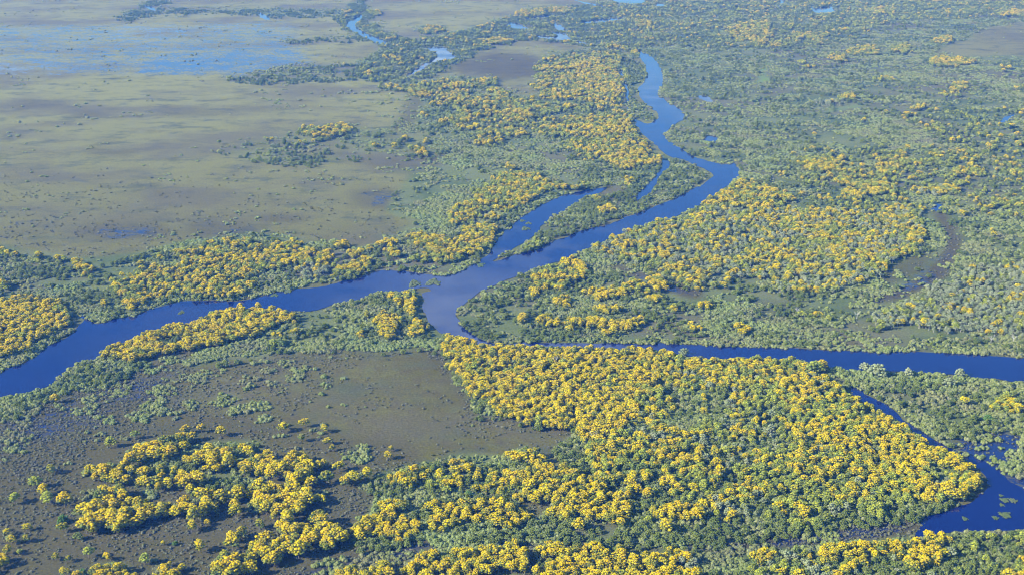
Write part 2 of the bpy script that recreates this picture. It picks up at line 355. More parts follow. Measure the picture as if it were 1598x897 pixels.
# ------------- near-left bank
zone([(-260, 690), (0, 622), (60, 604), (105, 572), (150, 548), (200, 545), (240, 562), (190, 588), (110, 608), (40, 640), (0, 648), (-260, 720)],
     'scrub fringe of the left river bank', **dict(SHRUB, G=.45))
zone([(385, 500), (410, 486), (445, 481), (490, 479), (530, 466), (570, 459), (610, 450), (655, 455), (660, 500), (690, 520), (692, 545), (660, 542), (600, 546), (545, 540), (500, 545), (450, 548), (400, 562),
      (355, 560), (300, 572), (290, 562), (380, 530), (350, 520)], 'green scrub above the brown meadow', **dict(SHRUB, G=.16))
zone([(530, 466), (610, 450), (640, 460), (610, 475), (560, 480), (500, 490)], add=True, G=.5)
zone(t(0, 2, [(630, 400), (720, 335), (900, 262), (1100, 203), (1280, 163), (1400, 108), (1600, 92), (1700, 100), (1750, 130), (1840, 150), (1840, 185), (1750, 185), (1660, 240), (1580, 280), (1500, 285), (1390, 340), (1280, 340),
              (1180, 365), (980, 380), (960, 405), (800, 445), (760, 430), (700, 395)]), 'yellow ridge along the left river arm', **dict(YD, Y=.93))
zone(t(0, 2, [(1000, 300), (1120, 290), (1130, 340), (1040, 345)]), G=.8, S=.8, floor=1.)
for e in ([(850, 40), (1000, 15), (1040, 60), (1025, 165), (965, 165), (950, 90)], [(715, 190), (740, 165), (820, 140), (900, 170), (930, 200), (880, 250), (875, 300), (820, 295), (770, 255)],
          [(975, 285), (1000, 185), (1085, 215), (1050, 265)]):
    zone(t(1, 2, e), 'small yellow clump by the river junction', **dict(YD, Y=.93))
for e in (ell(650, 145, 17, 14), ell(620, 268, 30, 16), ell(185, 265, 22, 14), ell(100, 268, 22, 14)):
    zone(t(1, 2, e), Y=1., S=.5, floor=.8)
zone(t(1, 2, ell(130, 318, 38, 20)), M=1., S=.6, floor=1.)
# near meadow: scrub patches
zone([(-260, 720), (0, 650), (60, 632), (120, 605), (200, 590), (262, 566), (300, 575), (280, 610), (200, 650), (90, 690), (0, 715), (-260, 800)], S=.10, T=.75, floor=0., mud=.6, wet=.60)
zone([(250, 580), (380, 550), (480, 552), (560, 552), (560, 600), (480, 640), (380, 668), (200, 660)], add=True, S=.05)
for e in ([(860, 750), (1020, 700), (1040, 790), (960, 800)], ell(1210, 725, 55, 26), [(1290, 730), (1390, 655), (1500, 665), (1490, 700), (1400, 740)], [(1400, 790), (1440, 740), (1598, 700), (1640, 720), (1598, 760), (1470, 800)],
          ell(545, 705, 38, 24), ell(1060, 440, 55, 26), ell(1350, 395, 90, 18), ell(1240, 565, 50, 20), ell(1030, 625, 60, 18), ell(1100, 520, 30, 14), ell(770, 660, 30, 14), ell(1050, 570, 40, 14), ell(910, 820, 30, 14)):
    zone(t(0, 2, e), 'bush clump in the near brown meadow', S=.95, floor=.7)
for e in (ell(180, 480, 50, 18), ell(250, 520, 55, 24), ell(190, 560, 45, 16), ell(410, 555, 45, 12), ell(530, 565, 36, 16), ell(700, 510, 35, 13), ell(780, 590, 28, 12), ell(110, 595, 40, 16), ell(265, 625, 40, 14),
          ell(50, 735, 50, 30), ell(45, 815, 50, 26), ell(470, 600, 22, 12), ell(540, 645, 26, 10), ell(670, 553, 26, 10), ell(1240, 765, 34, 12), ell(430, 665, 24, 10), ell(60, 520, 40, 14), ell(1195, 475, 16, 16)):
    zone(t(1, 2, e), 'bush clump in the near brown meadow', S=.95, floor=.5)
zone([(655, 540), (690, 548), (715, 585), (735, 630), (742, 650), (728, 645), (712, 610), (690, 575), (662, 552)], S=.06, T=.5, floor=0., mud=.8, wet=.55)
zone([(560, 560), (655, 552), (712, 610), (735, 660), (870, 690), (860, 720), (640, 720), (440, 650), (520, 610)], add=True, T=.05, S=.006)
# ------------- bottom-left groves
B = 'broken yellow groves in the bottom-left meadow'
zone(t(0, 3, [(1100, 130), (1300, 60), (1500, 50), (1640, 60), (1640, 330), (1450, 330), (1300, 390), (1130, 380), (1100, 300), (940, 420), (850, 350), (820, 240), (1000, 170)]), B, S=.7, G=.22, floor=.7)
zone([(-260, 660), (300, 640), (640, 690), (700, 760), (560, 900), (560, 1000), (-260, 1000)], add=True, mud=.5)
zone(t(0, 3, [(0, 0), (560, 0), (520, 200), (300, 400), (0, 470)]), add=True, T=.7)
low = [
 (0, [(790, 150), (830, 120), (910, 80), (1000, 55), (1080, 65), (1105, 120), (1060, 140), (980, 165), (930, 165), (800, 180)], 'upper-left grove over the brown meadow'),
 (0, [(1080, 25), (1150, 5), (1235, 20), (1210, 70), (1140, 90)], 'loose crowns behind the upper-left grove'),
 (0, [(530, 240), (600, 215), (700, 205), (770, 190), (820, 215), (920, 212), (935, 240), (840, 262), (820, 300), (760, 315), (650, 300), (570, 290), (530, 270)], 'second yellow grove down the left meadow'),
 (0, ell(1020, 245, 42, 30), 'middle of the bottom-left yellow groves'), (0, ell(1105, 240, 26, 20), 'middle of the bottom-left yellow groves'),
 (0, ell(1165, 160, 26, 22), 'middle of the bottom-left yellow groves'),
 (0, [(1210, 165), (1300, 90), (1350, 75), (1390, 130), (1480, 155), (1465, 205), (1390, 215), (1300, 235), (1270, 200)], 'ragged row left of the lone trees'),
 (0, ell(1550, 115, 45, 25), 'ragged row left of the lone trees'),
 (0, [(1095, 290), (1150, 240), (1230, 225), (1265, 290), (1240, 335), (1130, 340)], 'middle of the bottom-left yellow groves'),
 (0, ell(895, 310, 40, 30), 'middle of the bottom-left yellow groves'), (0, ell(1005, 325, 52, 36), 'middle of the bottom-left yellow groves'),
 (0, [(550, 380), (600, 350), (700, 340), (775, 370), (775, 400), (650, 430), (560, 440)], 'long yellow row at bottom left'),
 (0, [(465, 490), (560, 455), (640, 465), (760, 410), (805, 420), (780, 500), (700, 560), (560, 590), (520, 600)], 'long yellow row at bottom left'),
 (0, [(800, 460), (900, 415), (920, 450), (1040, 450), (1100, 425), (1180, 425), (1240, 400), (1350, 355), (1445, 385), (1380, 440), (1250, 450), (1130, 485), (1000, 505), (920, 540), (800, 575), (740, 595), (640, 630), (605, 590), (700, 540)], 'long yellow row at bottom left'),
 (0, [(1185, 515), (1260, 475), (1340, 455), (1362, 490), (1330, 535), (1210, 545)], 'small knot below the long row'),
 (0, [(1415, 475), (1490, 435), (1505, 480), (1450, 515)], 'small knot below the long row'),
 (0, [(1535, 425), (1640, 390), (1640, 480), (1540, 490)], 'round grove at lower left centre'),
 (0, [(1480, 195), (1640, 155), (1640, 240), (1480, 235)], 'ragged row left of the lone trees'),
 (0, [(1440, 380), (1540, 335), (1640, 315), (1640, 370), (1480, 400)], 'ragged row left of the lone trees'),
 (0, [(1375, 700), (1420, 625), (1500, 595), (1545, 640), (1460, 690), (1440, 725)], 'crescent-shaped yellow clump near the bottom'),
 (0, [(1335, 820), (1440, 755), (1530, 770), (1640, 620), (1640, 850), (1500, 870), (1420, 900), (1370, 875)], 'big clump left of bottom centre'),
 (1, [(0, 170), (60, 125), (150, 190), (280, 120), (305, 180), (360, 220), (345, 300), (290, 335), (200, 300), (140, 250), (60, 300), (0, 250)], 'ragged row left of the lone trees'),
 (1, [(355, 195), (420, 160), (460, 185), (380, 215)], 'ragged row left of the lone trees'),
 (1, [(505, 295), (600, 235), (645, 270), (620, 315), (530, 335)], 'pair at the central grove west tip'),
 (1, [(0, 380), (120, 335), (270, 365), (345, 400), (290, 465), (240, 515), (190, 550), (130, 505), (60, 500), (0, 450)], 'round grove at lower left centre'),
 (1, [(345, 400), (360, 375), (420, 365), (425, 410), (385, 425)], 'round grove at lower left centre'),
 (1, [(100, 565), (200, 550), (225, 600), (160, 655), (115, 620)], 'yellow trees ringing the lower left clump'), (1, ell(255, 610, 38, 26), 'yellow trees ringing the lower left clump'),
 (1, [(335, 520), (400, 500), (425, 560), (470, 580), (550, 620), (545, 660), (460, 680), (420, 735), (360, 705), (290, 680), (295, 620), (340, 570)], 'compact lower left grove'),
 (1, [(-20, 610), (60, 630), (110, 690), (185, 720), (175, 790), (110, 810), (30, 800), (-20, 760)], 'big clump left of bottom centre'),
 (1, ell(225, 680, 38, 26), 'yellow trees ringing the lower left clump'), (1, ell(250, 735, 45, 34), 'yellow trees ringing the lower left clump'),
]
for c_, pg, g in low:
    zone(t(c_, 3, pg), g, Y=1.0, S=.35, floor=.6)
zone(t(0, 3, [(570, 825), (640, 810), (760, 805), (835, 840), (830, 960), (560, 960)]), 'first yellow clump on the bottom edge', Y=.95, S=.4, floor=.5)
zone(t(0, 3, [(965, 850), (1020, 840), (1090, 870), (1090, 960), (960, 960)]), 'second yellow clump on the bottom edge', Y=.95, S=.4, floor=.5)
zone(t(0, 3, [(1290, 885), (1380, 885), (1380, 960), (1290, 960)]), 'second yellow clump on the bottom edge', Y=.9, S=.4, floor=.5)
zone(t(0, 3, [(-300, 740), (-20, 720), (20, 800), (-60, 860), (-300, 860)]), 'yellow crowns at the left frame edge', Y=.6, S=.3, floor=.4)
# dark brush flats between the rows
zone(t(1, 3, [(480, 350), (760, 400), (760, 470), (640, 520), (560, 560), (430, 480)]), S=.12, T=.6, floor=.1, mud=.6)
zone(t(1, 3, [(540, 140), (650, 80), (710, 110), (720, 190), (640, 210), (560, 170)]), 'grey brush beside the lone trees', S=.75, T=.3, floor=.5)
zone([(1198, 833), (1198, 855), (1150, 866), (1090, 864), (1000, 852), (900, 852), (800, 856), (750, 852), (700, 860), (640, 870), (600, 890), (560, 930), (430, 960), (430, 897), (500, 875), (560, 868),
      (600, 850), (680, 840), (780, 835), (900, 836), (1000, 838), (1090, 846)], 'dark brush of the bottom swale', S=.3, T=.6, floor=.1, mud=1., wet=.6)
# ------------- central lower rows
zone(t(1, 3, [(640, 340), (760, 265), (850, 245), (1080, 180), (1250, 150), (1640, 160), (1640, 470), (1000, 425), (850, 395), (680, 365)]), 'upper central yellow row', **dict(SHRUB, G=.5))
zone(t(1, 3, [(755, 275), (860, 250), (930, 228), (1080, 185), (1155, 200), (1140, 250), (1200, 238), (1250, 215), (1400, 205), (1640, 245), (1640, 385), (1500, 365), (1400, 335), (1300, 315), (1180, 355), (1100, 325), (960, 325), (850, 295)]),
     'upper central yellow row', Y=.62, M=.1, G=.28, S=.8, floor=1.)
zone(t(1, 3, [(1200, 215), (1240, 160), (1380, 165), (1400, 200)]), 'grey bushes above the upper central row', S=.9, G=.4, floor=1.)
zone(t(1, 3, ell(1265, 170, 42, 20)), 'upper central yellow row', Y=1., S=.5, floor=1.)
zone(t(1, 3, [(600, 580), (690, 500), (770, 430), (880, 405), (940, 430), (1030, 430), (1640, 460), (1640, 660), (1200, 668), (1000, 668), (740, 705), (615, 725)]), 'green trees under the lower central row', **dict(FORG, G=.75))
zone(t(1, 3, [(600, 590), (690, 505), (760, 490), (765, 430), (880, 405), (925, 430), (850, 510), (940, 540), (1012, 580), (980, 625), (890, 665), (800, 620), (700, 635), (605, 645)]), 'lower central yellow row, left end', Y=1., S=.5, floor=1.)
zone(t(1, 3, [(1030, 440), (1200, 410), (1400, 425), (1600, 455), (1730, 485), (1700, 540), (1600, 580), (1500, 575), (1430, 545), (1300, 545), (1220, 575), (1150, 565), (1160, 600), (1080, 600), (1080, 570), (980, 545), (1100, 540), (1130, 500), (1040, 480)]),
     'lower central yellow row', Y=1., S=.5, floor=1.)
zone(t(1, 3, [(915, 825), (1000, 740), (1110, 725), (1130, 780), (1270, 695), (1400, 700), (1598, 675), (1660, 690), (1660, 800), (1598, 835), (1500, 845), (1350, 865), (1250, 890), (1130, 855), (1000, 855)]), 'yellow row above the bottom edge', Y=1., S=.5, floor=1.)
zone(t(1, 3, [(490, 845), (690, 845), (690, 1000), (440, 1000)]), 'yellow crowns along the bottom edge', Y=1., S=.4, floor=1.)
zone(t(1, 3, [(700, 860), (900, 850), (1300, 900), (1640, 880), (1640, 1000), (700, 1000)]), 'yellow crowns along the bottom edge', Y=.7, S=.5, floor=1.)
zone(t(1, 3, ell(760, 830, 48, 34)), 'yellow crowns along the bottom edge', Y=1., S=.4, floor=1.)
zone(t(1, 3, ell(1045, 865, 32, 24)), 'yellow crowns along the bottom edge', Y=1., S=.4, floor=1.)
# ------------- the big stand
STAND = [(688, 522), (700, 518), (735, 529), (775, 535), (840, 537), (900, 537), (1000, 539), (1052, 544), (1060, 554), (1095, 554), (1110, 558), (1145, 551), (1200, 553), (1250, 556), (1258, 570), (1285, 578), (1300, 592),
         (1330, 612), (1360, 635), (1400, 655), (1430, 670), (1455, 690), (1490, 705), (1515, 722), (1527, 740), (1527, 755), (1515, 770), (1480, 795), (1430, 803), (1380, 808), (1300, 820), (1200, 833), (1150, 836), (1100, 840), (1000, 836),
         (900, 834), (840, 836), (815, 812), (850, 800), (960, 800), (990, 780), (985, 765), (930, 745), (890, 722), (872, 712), (868, 690), (905, 670), (880, 664), (825, 659), (795, 650), (760, 650), (740, 645), (735, 618), (722, 600), (708, 585), (698, 560), (690, 540)]
zone(STAND, 'big stand right of the brown meadow', **FORG)
zone([(700, 518), (775, 535), (1000, 540), (1052, 545), (1060, 556), (1010, 600), (1000, 640), (960, 680), (920, 690), (905, 668), (825, 655), (760, 640), (735, 612), (712, 580), (690, 535)], 'dense yellow west of the big stand', **dict(YD, Y=.84))
zone([(1052, 548), (1110, 558), (1200, 553), (1255, 560), (1300, 592), (1250, 600), (1150, 600), (1060, 600), (1020, 590)], 'northern river edge of the big stand', Y=.55, M=.25, G=.1, P=.08, S=.5, floor=1.)
zone([(880, 700), (960, 680), (1010, 600), (1060, 600), (1250, 600), (1300, 640), (1250, 760), (1200, 800), (1130, 800), (1080, 780), (1000, 760), (940, 740)], 'olive middle of the big stand', Y=.19, M=.32, P=.08, G=.36, S=.7, floor=1.)
zone([(905, 675), (960, 680), (1100, 690), (1110, 740), (1000, 745), (920, 730)], 'olive middle of the big stand', Y=.45, M=.26, G=.26, S=.7, floor=1.)
zone([(1230, 590), (1300, 592), (1330, 612), (1400, 655), (1455, 690), (1515, 722), (1527, 750), (1500, 772), (1400, 780), (1300, 770), (1230, 700)], 'yellow eastern corner of the big stand', Y=.54, M=.26, G=.16, S=.6, floor=1.)
zone([(1380, 650), (1455, 690), (1515, 722), (1527, 745), (1500, 770), (1440, 772), (1380, 720)], 'yellow eastern corner of the big stand', Y=.78, M=.14, G=.06, S=.6, floor=1.)
zone([(1030, 622), (1080, 602), (1140, 612), (1120, 650), (1060, 672), (1035, 660)], 'green hollow inside the big stand', **dict(FORG, G=.6, Y=.05))
zone([(1190, 745), (1330, 735), (1400, 770), (1400, 790), (1200, 800)], 'southern edge of the big stand', Y=.2, M=.36, P=.05, G=.34, S=.7, floor=1.)
zone([(1090, 800), (1200, 800), (1400, 788), (1500, 772), (1530, 756), (1515, 775), (1480, 797), (1380, 808), (1300, 820), (1150, 836)], 'big stand southern fringe', **dict(FORG, G=.85, M=.08))
zone(ell(1468, 745, 16, 6), P=.5, S=.6, floor=1.)
zone([(868, 690), (905, 672), (925, 690), (900, 725), (872, 712)], 'bushes at the big stand west corner', **dict(FORG, G=.8))
zone([(735, 616), (762, 612), (775, 640), (760, 648), (740, 645)], 'bushes at the big stand west corner', **dict(FORG, G=.8, Y=.05))
zone(t(2, 3, [(-10, 115), (60, 90), (110, 105), (245, 175), (245, 210), (380, 225), (560, 295), (605, 350), (700, 375), (785, 440), (700, 500), (695, 545), (600, 555), (560, 525), (480, 535), (440, 485), (330, 525), (185, 505), (240, 440), (200, 400), (120, 425), (-10, 385)]),
     'solid yellow wedge below the big stand', Y=.9, M=.05, G=.05, S=.6, floor=1.)
zone(t(2, 3, [(-10, 170), (80, 170), (80, 225), (-10, 240)]), 'bushes at the big stand west corner', **dict(FORG, G=.9))
zone(t(2, 3, [(780, 445), (900, 420), (1000, 385), (1200, 400), (1260, 500), (1598, 590), (1598, 660), (1100, 705), (870, 725), (520, 705), (280, 660), (60, 640), (100, 560), (180, 540), (560, 600), (700, 560)]), 'green scrub south of the yellow wedge', **dict(FORG, G=.6))
for e, g in ((ell(750, 340, 42, 28), 'crowns between wedge and big stand'), ([(880, 480), (960, 435), (1185, 425), (1195, 470), (1265, 510), (1130, 535), (1000, 515), (900, 515)], 'yellow row below the big stand')):
    zone(t(2, 3, e), g, Y=1., S=.5, floor=1.)
zone(t(2, 3, [(155, 690), (250, 660), (335, 730), (480, 685), (740, 735), (860, 760), (1000, 715), (1165, 735), (1175, 790), (1080, 800), (1190, 830), (1190, 1000), (100, 1000), (250, 800)]), 'broad yellow stand at the bottom centre', Y=.93, M=.05, S=.5, floor=1.)
zone(t(2, 3, [(1000, 780), (1180, 800), (1190, 850), (1080, 850)]), 'broad yellow stand at the bottom centre', P=.4, M=.3, S=.6, floor=1.)
zone(t(2, 3, [(160, 730), (215, 740), (220, 820), (150, 800)]), 'green bushes left of the bottom-centre stand', **dict(FORG, G=.9))
# ------------- bottom right
zone([(1088, 858), (1170, 868), (1150, 980), (1090, 980)], 'dark bushes between the bottom stands', S=.9, G=.4, floor=1.)
zone([(1140, 960), (1160, 875), (1200, 855), (1290, 848), (1370, 840), (1420, 837), (1480, 830), (1520, 824), (1580, 824), (1598, 807), (1860, 730), (1860, 1000), (1140, 1000)], 'olive bushes at the bottom right corner', **dict(FORG, G=.78, P=.06, M=.06))
zone([(1150, 960), (1165, 872), (1200, 856), (1290, 850), (1320, 870), (1330, 930), (1250, 960)], 'mixed thicket right of bottom centre', Y=.25, M=.3, P=.2, G=.2, S=.7, floor=1.)
zone(t(3, 3, [(345, 705), (450, 655), (530, 680), (660, 625), (800, 585), (865, 650), (850, 705), (700, 745), (600, 805), (500, 795), (420, 765)]), 'left crest on the bottom right bank', Y=.97, S=.5, floor=1.)
zone(t(3, 3, [(865, 705), (920, 635), (1090, 615), (1135, 680), (1080, 765), (1020, 805), (950, 875), (850, 800), (765, 755), (880, 740)]), 'right crest on the bottom right bank', Y=.95, S=.5, floor=1.)
zone(t(3, 3, [(400, 790), (520, 800), (520, 870), (420, 860)]), 'left crest on the bottom right bank', Y=.6, M=.2, G=.2, S=.5, floor=1.)
zone(t(3, 3, [(1490, 890), (1598, 780), (1700, 740), (1900, 700), (1900, 1000), (1450, 1000)]), 'yellow thicket in the bottom right corner', Y=.85, M=.1, S=.6, floor=1.)
zone(t(2, 3, [(1460, 765), (1530, 725), (1640, 715), (1640, 810), (1520, 815)]), 'left tip of the bottom right bank', Y=.9, S=.6, floor=1.)
zone(t(2, 3, [(1390, 880), (1480, 850), (1480, 1000), (1390, 1000)]), 'left tip of the bottom right bank', Y=.9, S=.6, floor=1.)
# island between the right river and the oxbow
zone([(1262, 562), (1300, 574), (1350, 574), (1400, 579), (1450, 581), (1530, 587), (1600, 593), (1860, 610), (1860, 800), (1598, 764), (1568, 747), (1538, 722), (1490, 706), (1455, 685), (1420, 660), (1390, 636), (1350, 612), (1330, 603), (1300, 585)],
     'scrub flat beside the oxbow', **dict(LOWF, G=.34))
zone([(1480, 680), (1560, 670), (1640, 700), (1700, 790), (1598, 762), (1568, 745), (1545, 722), (1505, 706)], S=.42, G=.05, T=.2, floor=.3, wet=1.25, mud=.4)
zone(t(3, 2, [(1370, 725), (1440, 660), (1515, 675), (1598, 720), (1700, 740), (1500, 765)]), 'yellowing scrub east of the oxbow', Y=.3, M=.45, G=.2, S=.8, floor=1.)

# ------------------------------------------------------------------ water outlines (photo pixels of the waterline)
WATER = {}
WATER['river'] = ([(995, 79), (1012, 85), (1025, 96), (1032, 110), (1037, 121), (1032, 135), (1027, 147), (1035, 156), (1052, 165), (1064, 172), (1070, 182), (1065, 189), (1050, 197), (1037, 209), (1039, 217), (1052, 226), (1065, 234),
     (1080, 244), (1100, 250), (1120, 255), (1135, 257), (1145, 254), (1155, 264), (1154, 276), (1139, 289), (1122, 303), (1097, 318), (1072, 330), (1042, 344), (1020, 349), (995, 356), (975, 364), (950, 373), (925, 385),
     (900, 397), (885, 405), (855, 413), (837, 420), (812, 429), (795, 437), (765, 448), (750, 455), (730, 470), (713, 485), (710, 495), (719, 508), (738, 522), (758, 532), (783, 538), (810, 534), (850, 535), (912, 535),
     (1025, 536), (1072, 538), (1125, 541), (1200, 543), (1280, 545), (1373, 550), (1423, 549), (1496, 551), (1548, 555), (1598, 559), (1720, 569), (1860, 581), (1860, 622), (1720, 606), (1598, 596), (1533, 590), (1486, 585), (1448, 583), (1398, 580), (1333, 579), (1290, 573),
     (1253, 565), (1200, 562), (1150, 560), (1100, 562), (1050, 551), (1000, 547), (900, 545), (840, 545), (775, 542), (735, 536), (708, 527), (688, 521), (673, 507), (667, 498), (659, 488), (661, 470), (658, 456), (675, 453),
     (665, 447), (640, 452), (625, 455), (608, 457), (585, 458), (570, 466), (530, 474), (492, 485), (445, 488), (425, 484), (400, 482), (350, 485), (320, 499), (295, 509), (275, 510), (225, 525), (180, 543), (155, 558), (112, 574),
     (95, 591), (50, 613), (25, 619), (0, 624), (-60, 645), (-260, 715), (-260, 660), (-60, 603), (0, 582), (30, 568), (58, 553), (70, 540), (100, 528), (120, 515), (127, 502), (123, 489), (135, 497), (150, 507), (175, 498), (208, 493),
     (218, 488), (245, 479), (283, 468), (320, 468), (375, 470), (400, 466), (430, 455), (460, 452), (500, 449), (540, 438), (565, 434), (590, 421), (620, 424), (633, 423), (670, 428), (690, 431), (713, 428), (735, 414), (748, 410), (763, 410), (785, 405),
     (800, 398), (832, 392), (870, 374), (905, 362), (940, 352), (955, 349), (975, 339), (1000, 332), (1038, 317), (1070, 302), (1100, 287), (1114, 274), (1100, 265), (1085, 257), (1063, 249), (1048, 247), (1033, 237), (1021, 224), (1010, 215),
     (997, 203), (989, 184), (1000, 190), (1010, 195), (1025, 188), (1030, 178), (1013, 168), (998, 153), (995, 140), (1005, 128), (1010, 118), (1005, 100), (998, 88)], 'dark blue river')
WATER['side_channel'] = ([(735, 417), (752, 408), (763, 396), (775, 374), (788, 361), (800, 354), (815, 338), (832, 329), (855, 314), (882, 304), (912, 299), (940, 293), (950, 294), (935, 301), (912, 308), (897, 318), (887, 327), (865, 337), (850, 350), (836, 366), (815, 380), (800, 390),
                          (775, 403), (765, 412), (750, 418)], '')
WATER['creek'] = ([(964, 109), (973, 110), (975, 116), (972, 125), (981, 133), (982, 145), (980, 165), (985, 178), (992, 186), (985, 182), (979, 175), (976, 150), (973, 130), (969, 120)], '')
WATER['backwater'] = ([(1033, 249), (1047, 252), (1044, 262), (1030, 274), (1022, 294), (1013, 304), (995, 315), (992, 310), (1000, 297), (1015, 284), (1028, 269), (1031, 256)], '')
WATER['oxbow_lake'] = ([(1325, 602), (1338, 605), (1352, 615), (1372, 625), (1396, 638), (1424, 662), (1442, 675), (1466, 690), (1498, 707), (1545, 722), (1568, 742), (1598, 760), (1720, 795), (1860, 820), (1860, 850), (1700, 840), (1598, 828), (1578, 830), (1518, 832), (1483, 834), (1448, 838), (1425, 838),
                        (1445, 815), (1440, 806), (1470, 800), (1500, 786), (1530, 775), (1545, 757), (1530, 735), (1500, 712), (1460, 698), (1430, 680), (1400, 660), (1365, 642), (1335, 622)], '')
pools = [[(537, 40), (550, 30), (562, 24), (570, 25), (557, 36), (556, 43), (572, 52), (590, 59), (608, 66), (604, 71), (590, 69), (572, 60), (550, 50)],
         [(660, 74), (695, 73), (701, 81), (714, 90), (707, 93), (683, 95), (670, 101), (655, 112), (637, 121), (628, 120), (643, 113), (663, 99), (680, 92), (683, 86), (670, 79)],
         [(401, 20), (410, 22), (425, 31), (415, 32), (405, 27)], [(225, 8), (236, 11), (247, 17), (238, 17), (226, 12)], [(524, 18), (532, 21), (531, 24), (525, 22)], [(556, 2), (560, 5), (556, 11), (554, 8), (557, 6)],
         [(786, 37), (800, 35), (812, 38), (828, 47), (815, 47), (800, 45)], [(815, 32), (830, 27), (868, 24), (868, 26), (830, 30)], [(864, 36), (878, 40), (884, 49), (873, 48), (865, 44)],
         [(858, 50), (882, 52), (892, 60), (889, 65), (837, 59), (837, 55), (872, 58)], [(900, 37), (930, 31), (976, 28), (973, 32), (920, 37)], [(952, -6), (1009, -6), (1006, 6), (980, 7), (955, 3)],
         [(1216, -3), (1227, 3), (1210, 16), (1206, 15), (1217, 8)], [(1262, 10), (1274, 13), (1298, 10), (1307, 19), (1286, 22), (1271, 21)], [(888, -1), (920, 5), (943, 10), (942, 12), (915, 7)],
         [(897, 63), (918, 67), (914, 70), (900, 67)], [(1085, 150), (1100, 149), (1116, 159), (1104, 160)], ell(1111, 217, 13, 5), [(1450, 325), (1463, 319), (1474, 318), (1469, 328), (1456, 330)], [(1556, 191), (1578, 177), (1585, 180), (1564, 194)],
         ell(1030, 8, 8, 3), ell(1105, 43, 0.1, 0.1)][:21]
for nm, (pg, _) in WATER.items():
    zone(pg, add=True, water=1.0)
for pg in pools:
    zone(pg, add=True, water=1.0)
zone([(1425, 838), (1440, 806), (1413, 808), (1358, 813), (1308, 823), (1248, 831), (1198, 836), (1198, 855), (1286, 850), (1373, 840)], S=.04, T=.85, floor=0., mud=1.0, wet=.85)


def blur(a, rx, ry):
    for ax, r in ((1, rx), (0, ry)):
        for _ in range(2):
            pad = [(0, 0), (0, 0)]; pad[ax] = (r + 1, r)
            c = np.cumsum(np.pad(a, pad, mode='edge').astype(np.float64), axis=ax)
            k = 2 * r + 1
            a = ((np.take(c, range(k, c.shape[ax]), ax) - np.take(c, range(0, c.shape[ax] - k), ax)) / k).astype(np.float32)
    return a


WB = blur(L['water'], 2, 1)
r450 = 450 - RY0
L['M'][:r450] += np.where(L['Y'][:r450] > .3, .14, 0)
L['Y'][:r450] *= .74
for k_, rx_, ry_ in (('S', 4, 2), ('T', 4, 2), ('floor', 4, 2), ('mud', 10, 4), ('brt', 3, 1), ('wet', 26, 6)):
    L[k_] = blur(L[k_], rx_, ry_)

# ------------------------------------------------------------------ materials
def mat(name):
    m = bpy.data.materials.new(name)
    m.use_nodes = True
    nt = m.node_tree
    return m, nt.nodes, nt.links, nt.nodes['Principled BSDF']


def mix(nodes, links, fac, a, b):
    n = nodes.new('ShaderNodeMix')
    n.data_type = 'RGBA'
    for sock, v in ((n.inputs[0], fac), (n.inputs[6], a), (n.inputs[7], b)):
        if isinstance(v, (int, float)):
            sock.default_value = v
        elif isinstance(v, tuple):
            sock.default_value = (*v, 1)
        else:
            links.new(v, sock)
    return n.outputs[2]


def mth(nodes, links, op, a, b=None, c=None, clamp=False):
    n = nodes.new('ShaderNodeMath')
    n.operation = op
    n.use_clamp = clamp
    for i, v in enumerate((a, b, c)):
        if v is None:
            continue
        if isinstance(v, (int, float)):
            n.inputs[i].default_value = v
        else:
            links.new(v, n.inputs[i])
    return n.outputs[0]


def attr(nodes, name):
    n = nodes.new('ShaderNodeAttribute')
    n.attribute_name = name
    return n.outputs['Fac']


def noise(nodes, links, scale, detail=3, vec=None, rough=.55):
    n = nodes.new('ShaderNodeTexNoise')
    n.inputs['Scale'].default_value = scale
    n.inputs['Detail'].default_value = detail
    n.inputs['Roughness'].default_value = rough
    if vec is not None:
        links.new(vec, n.inputs['Vector'])
    return n.outputs[0]


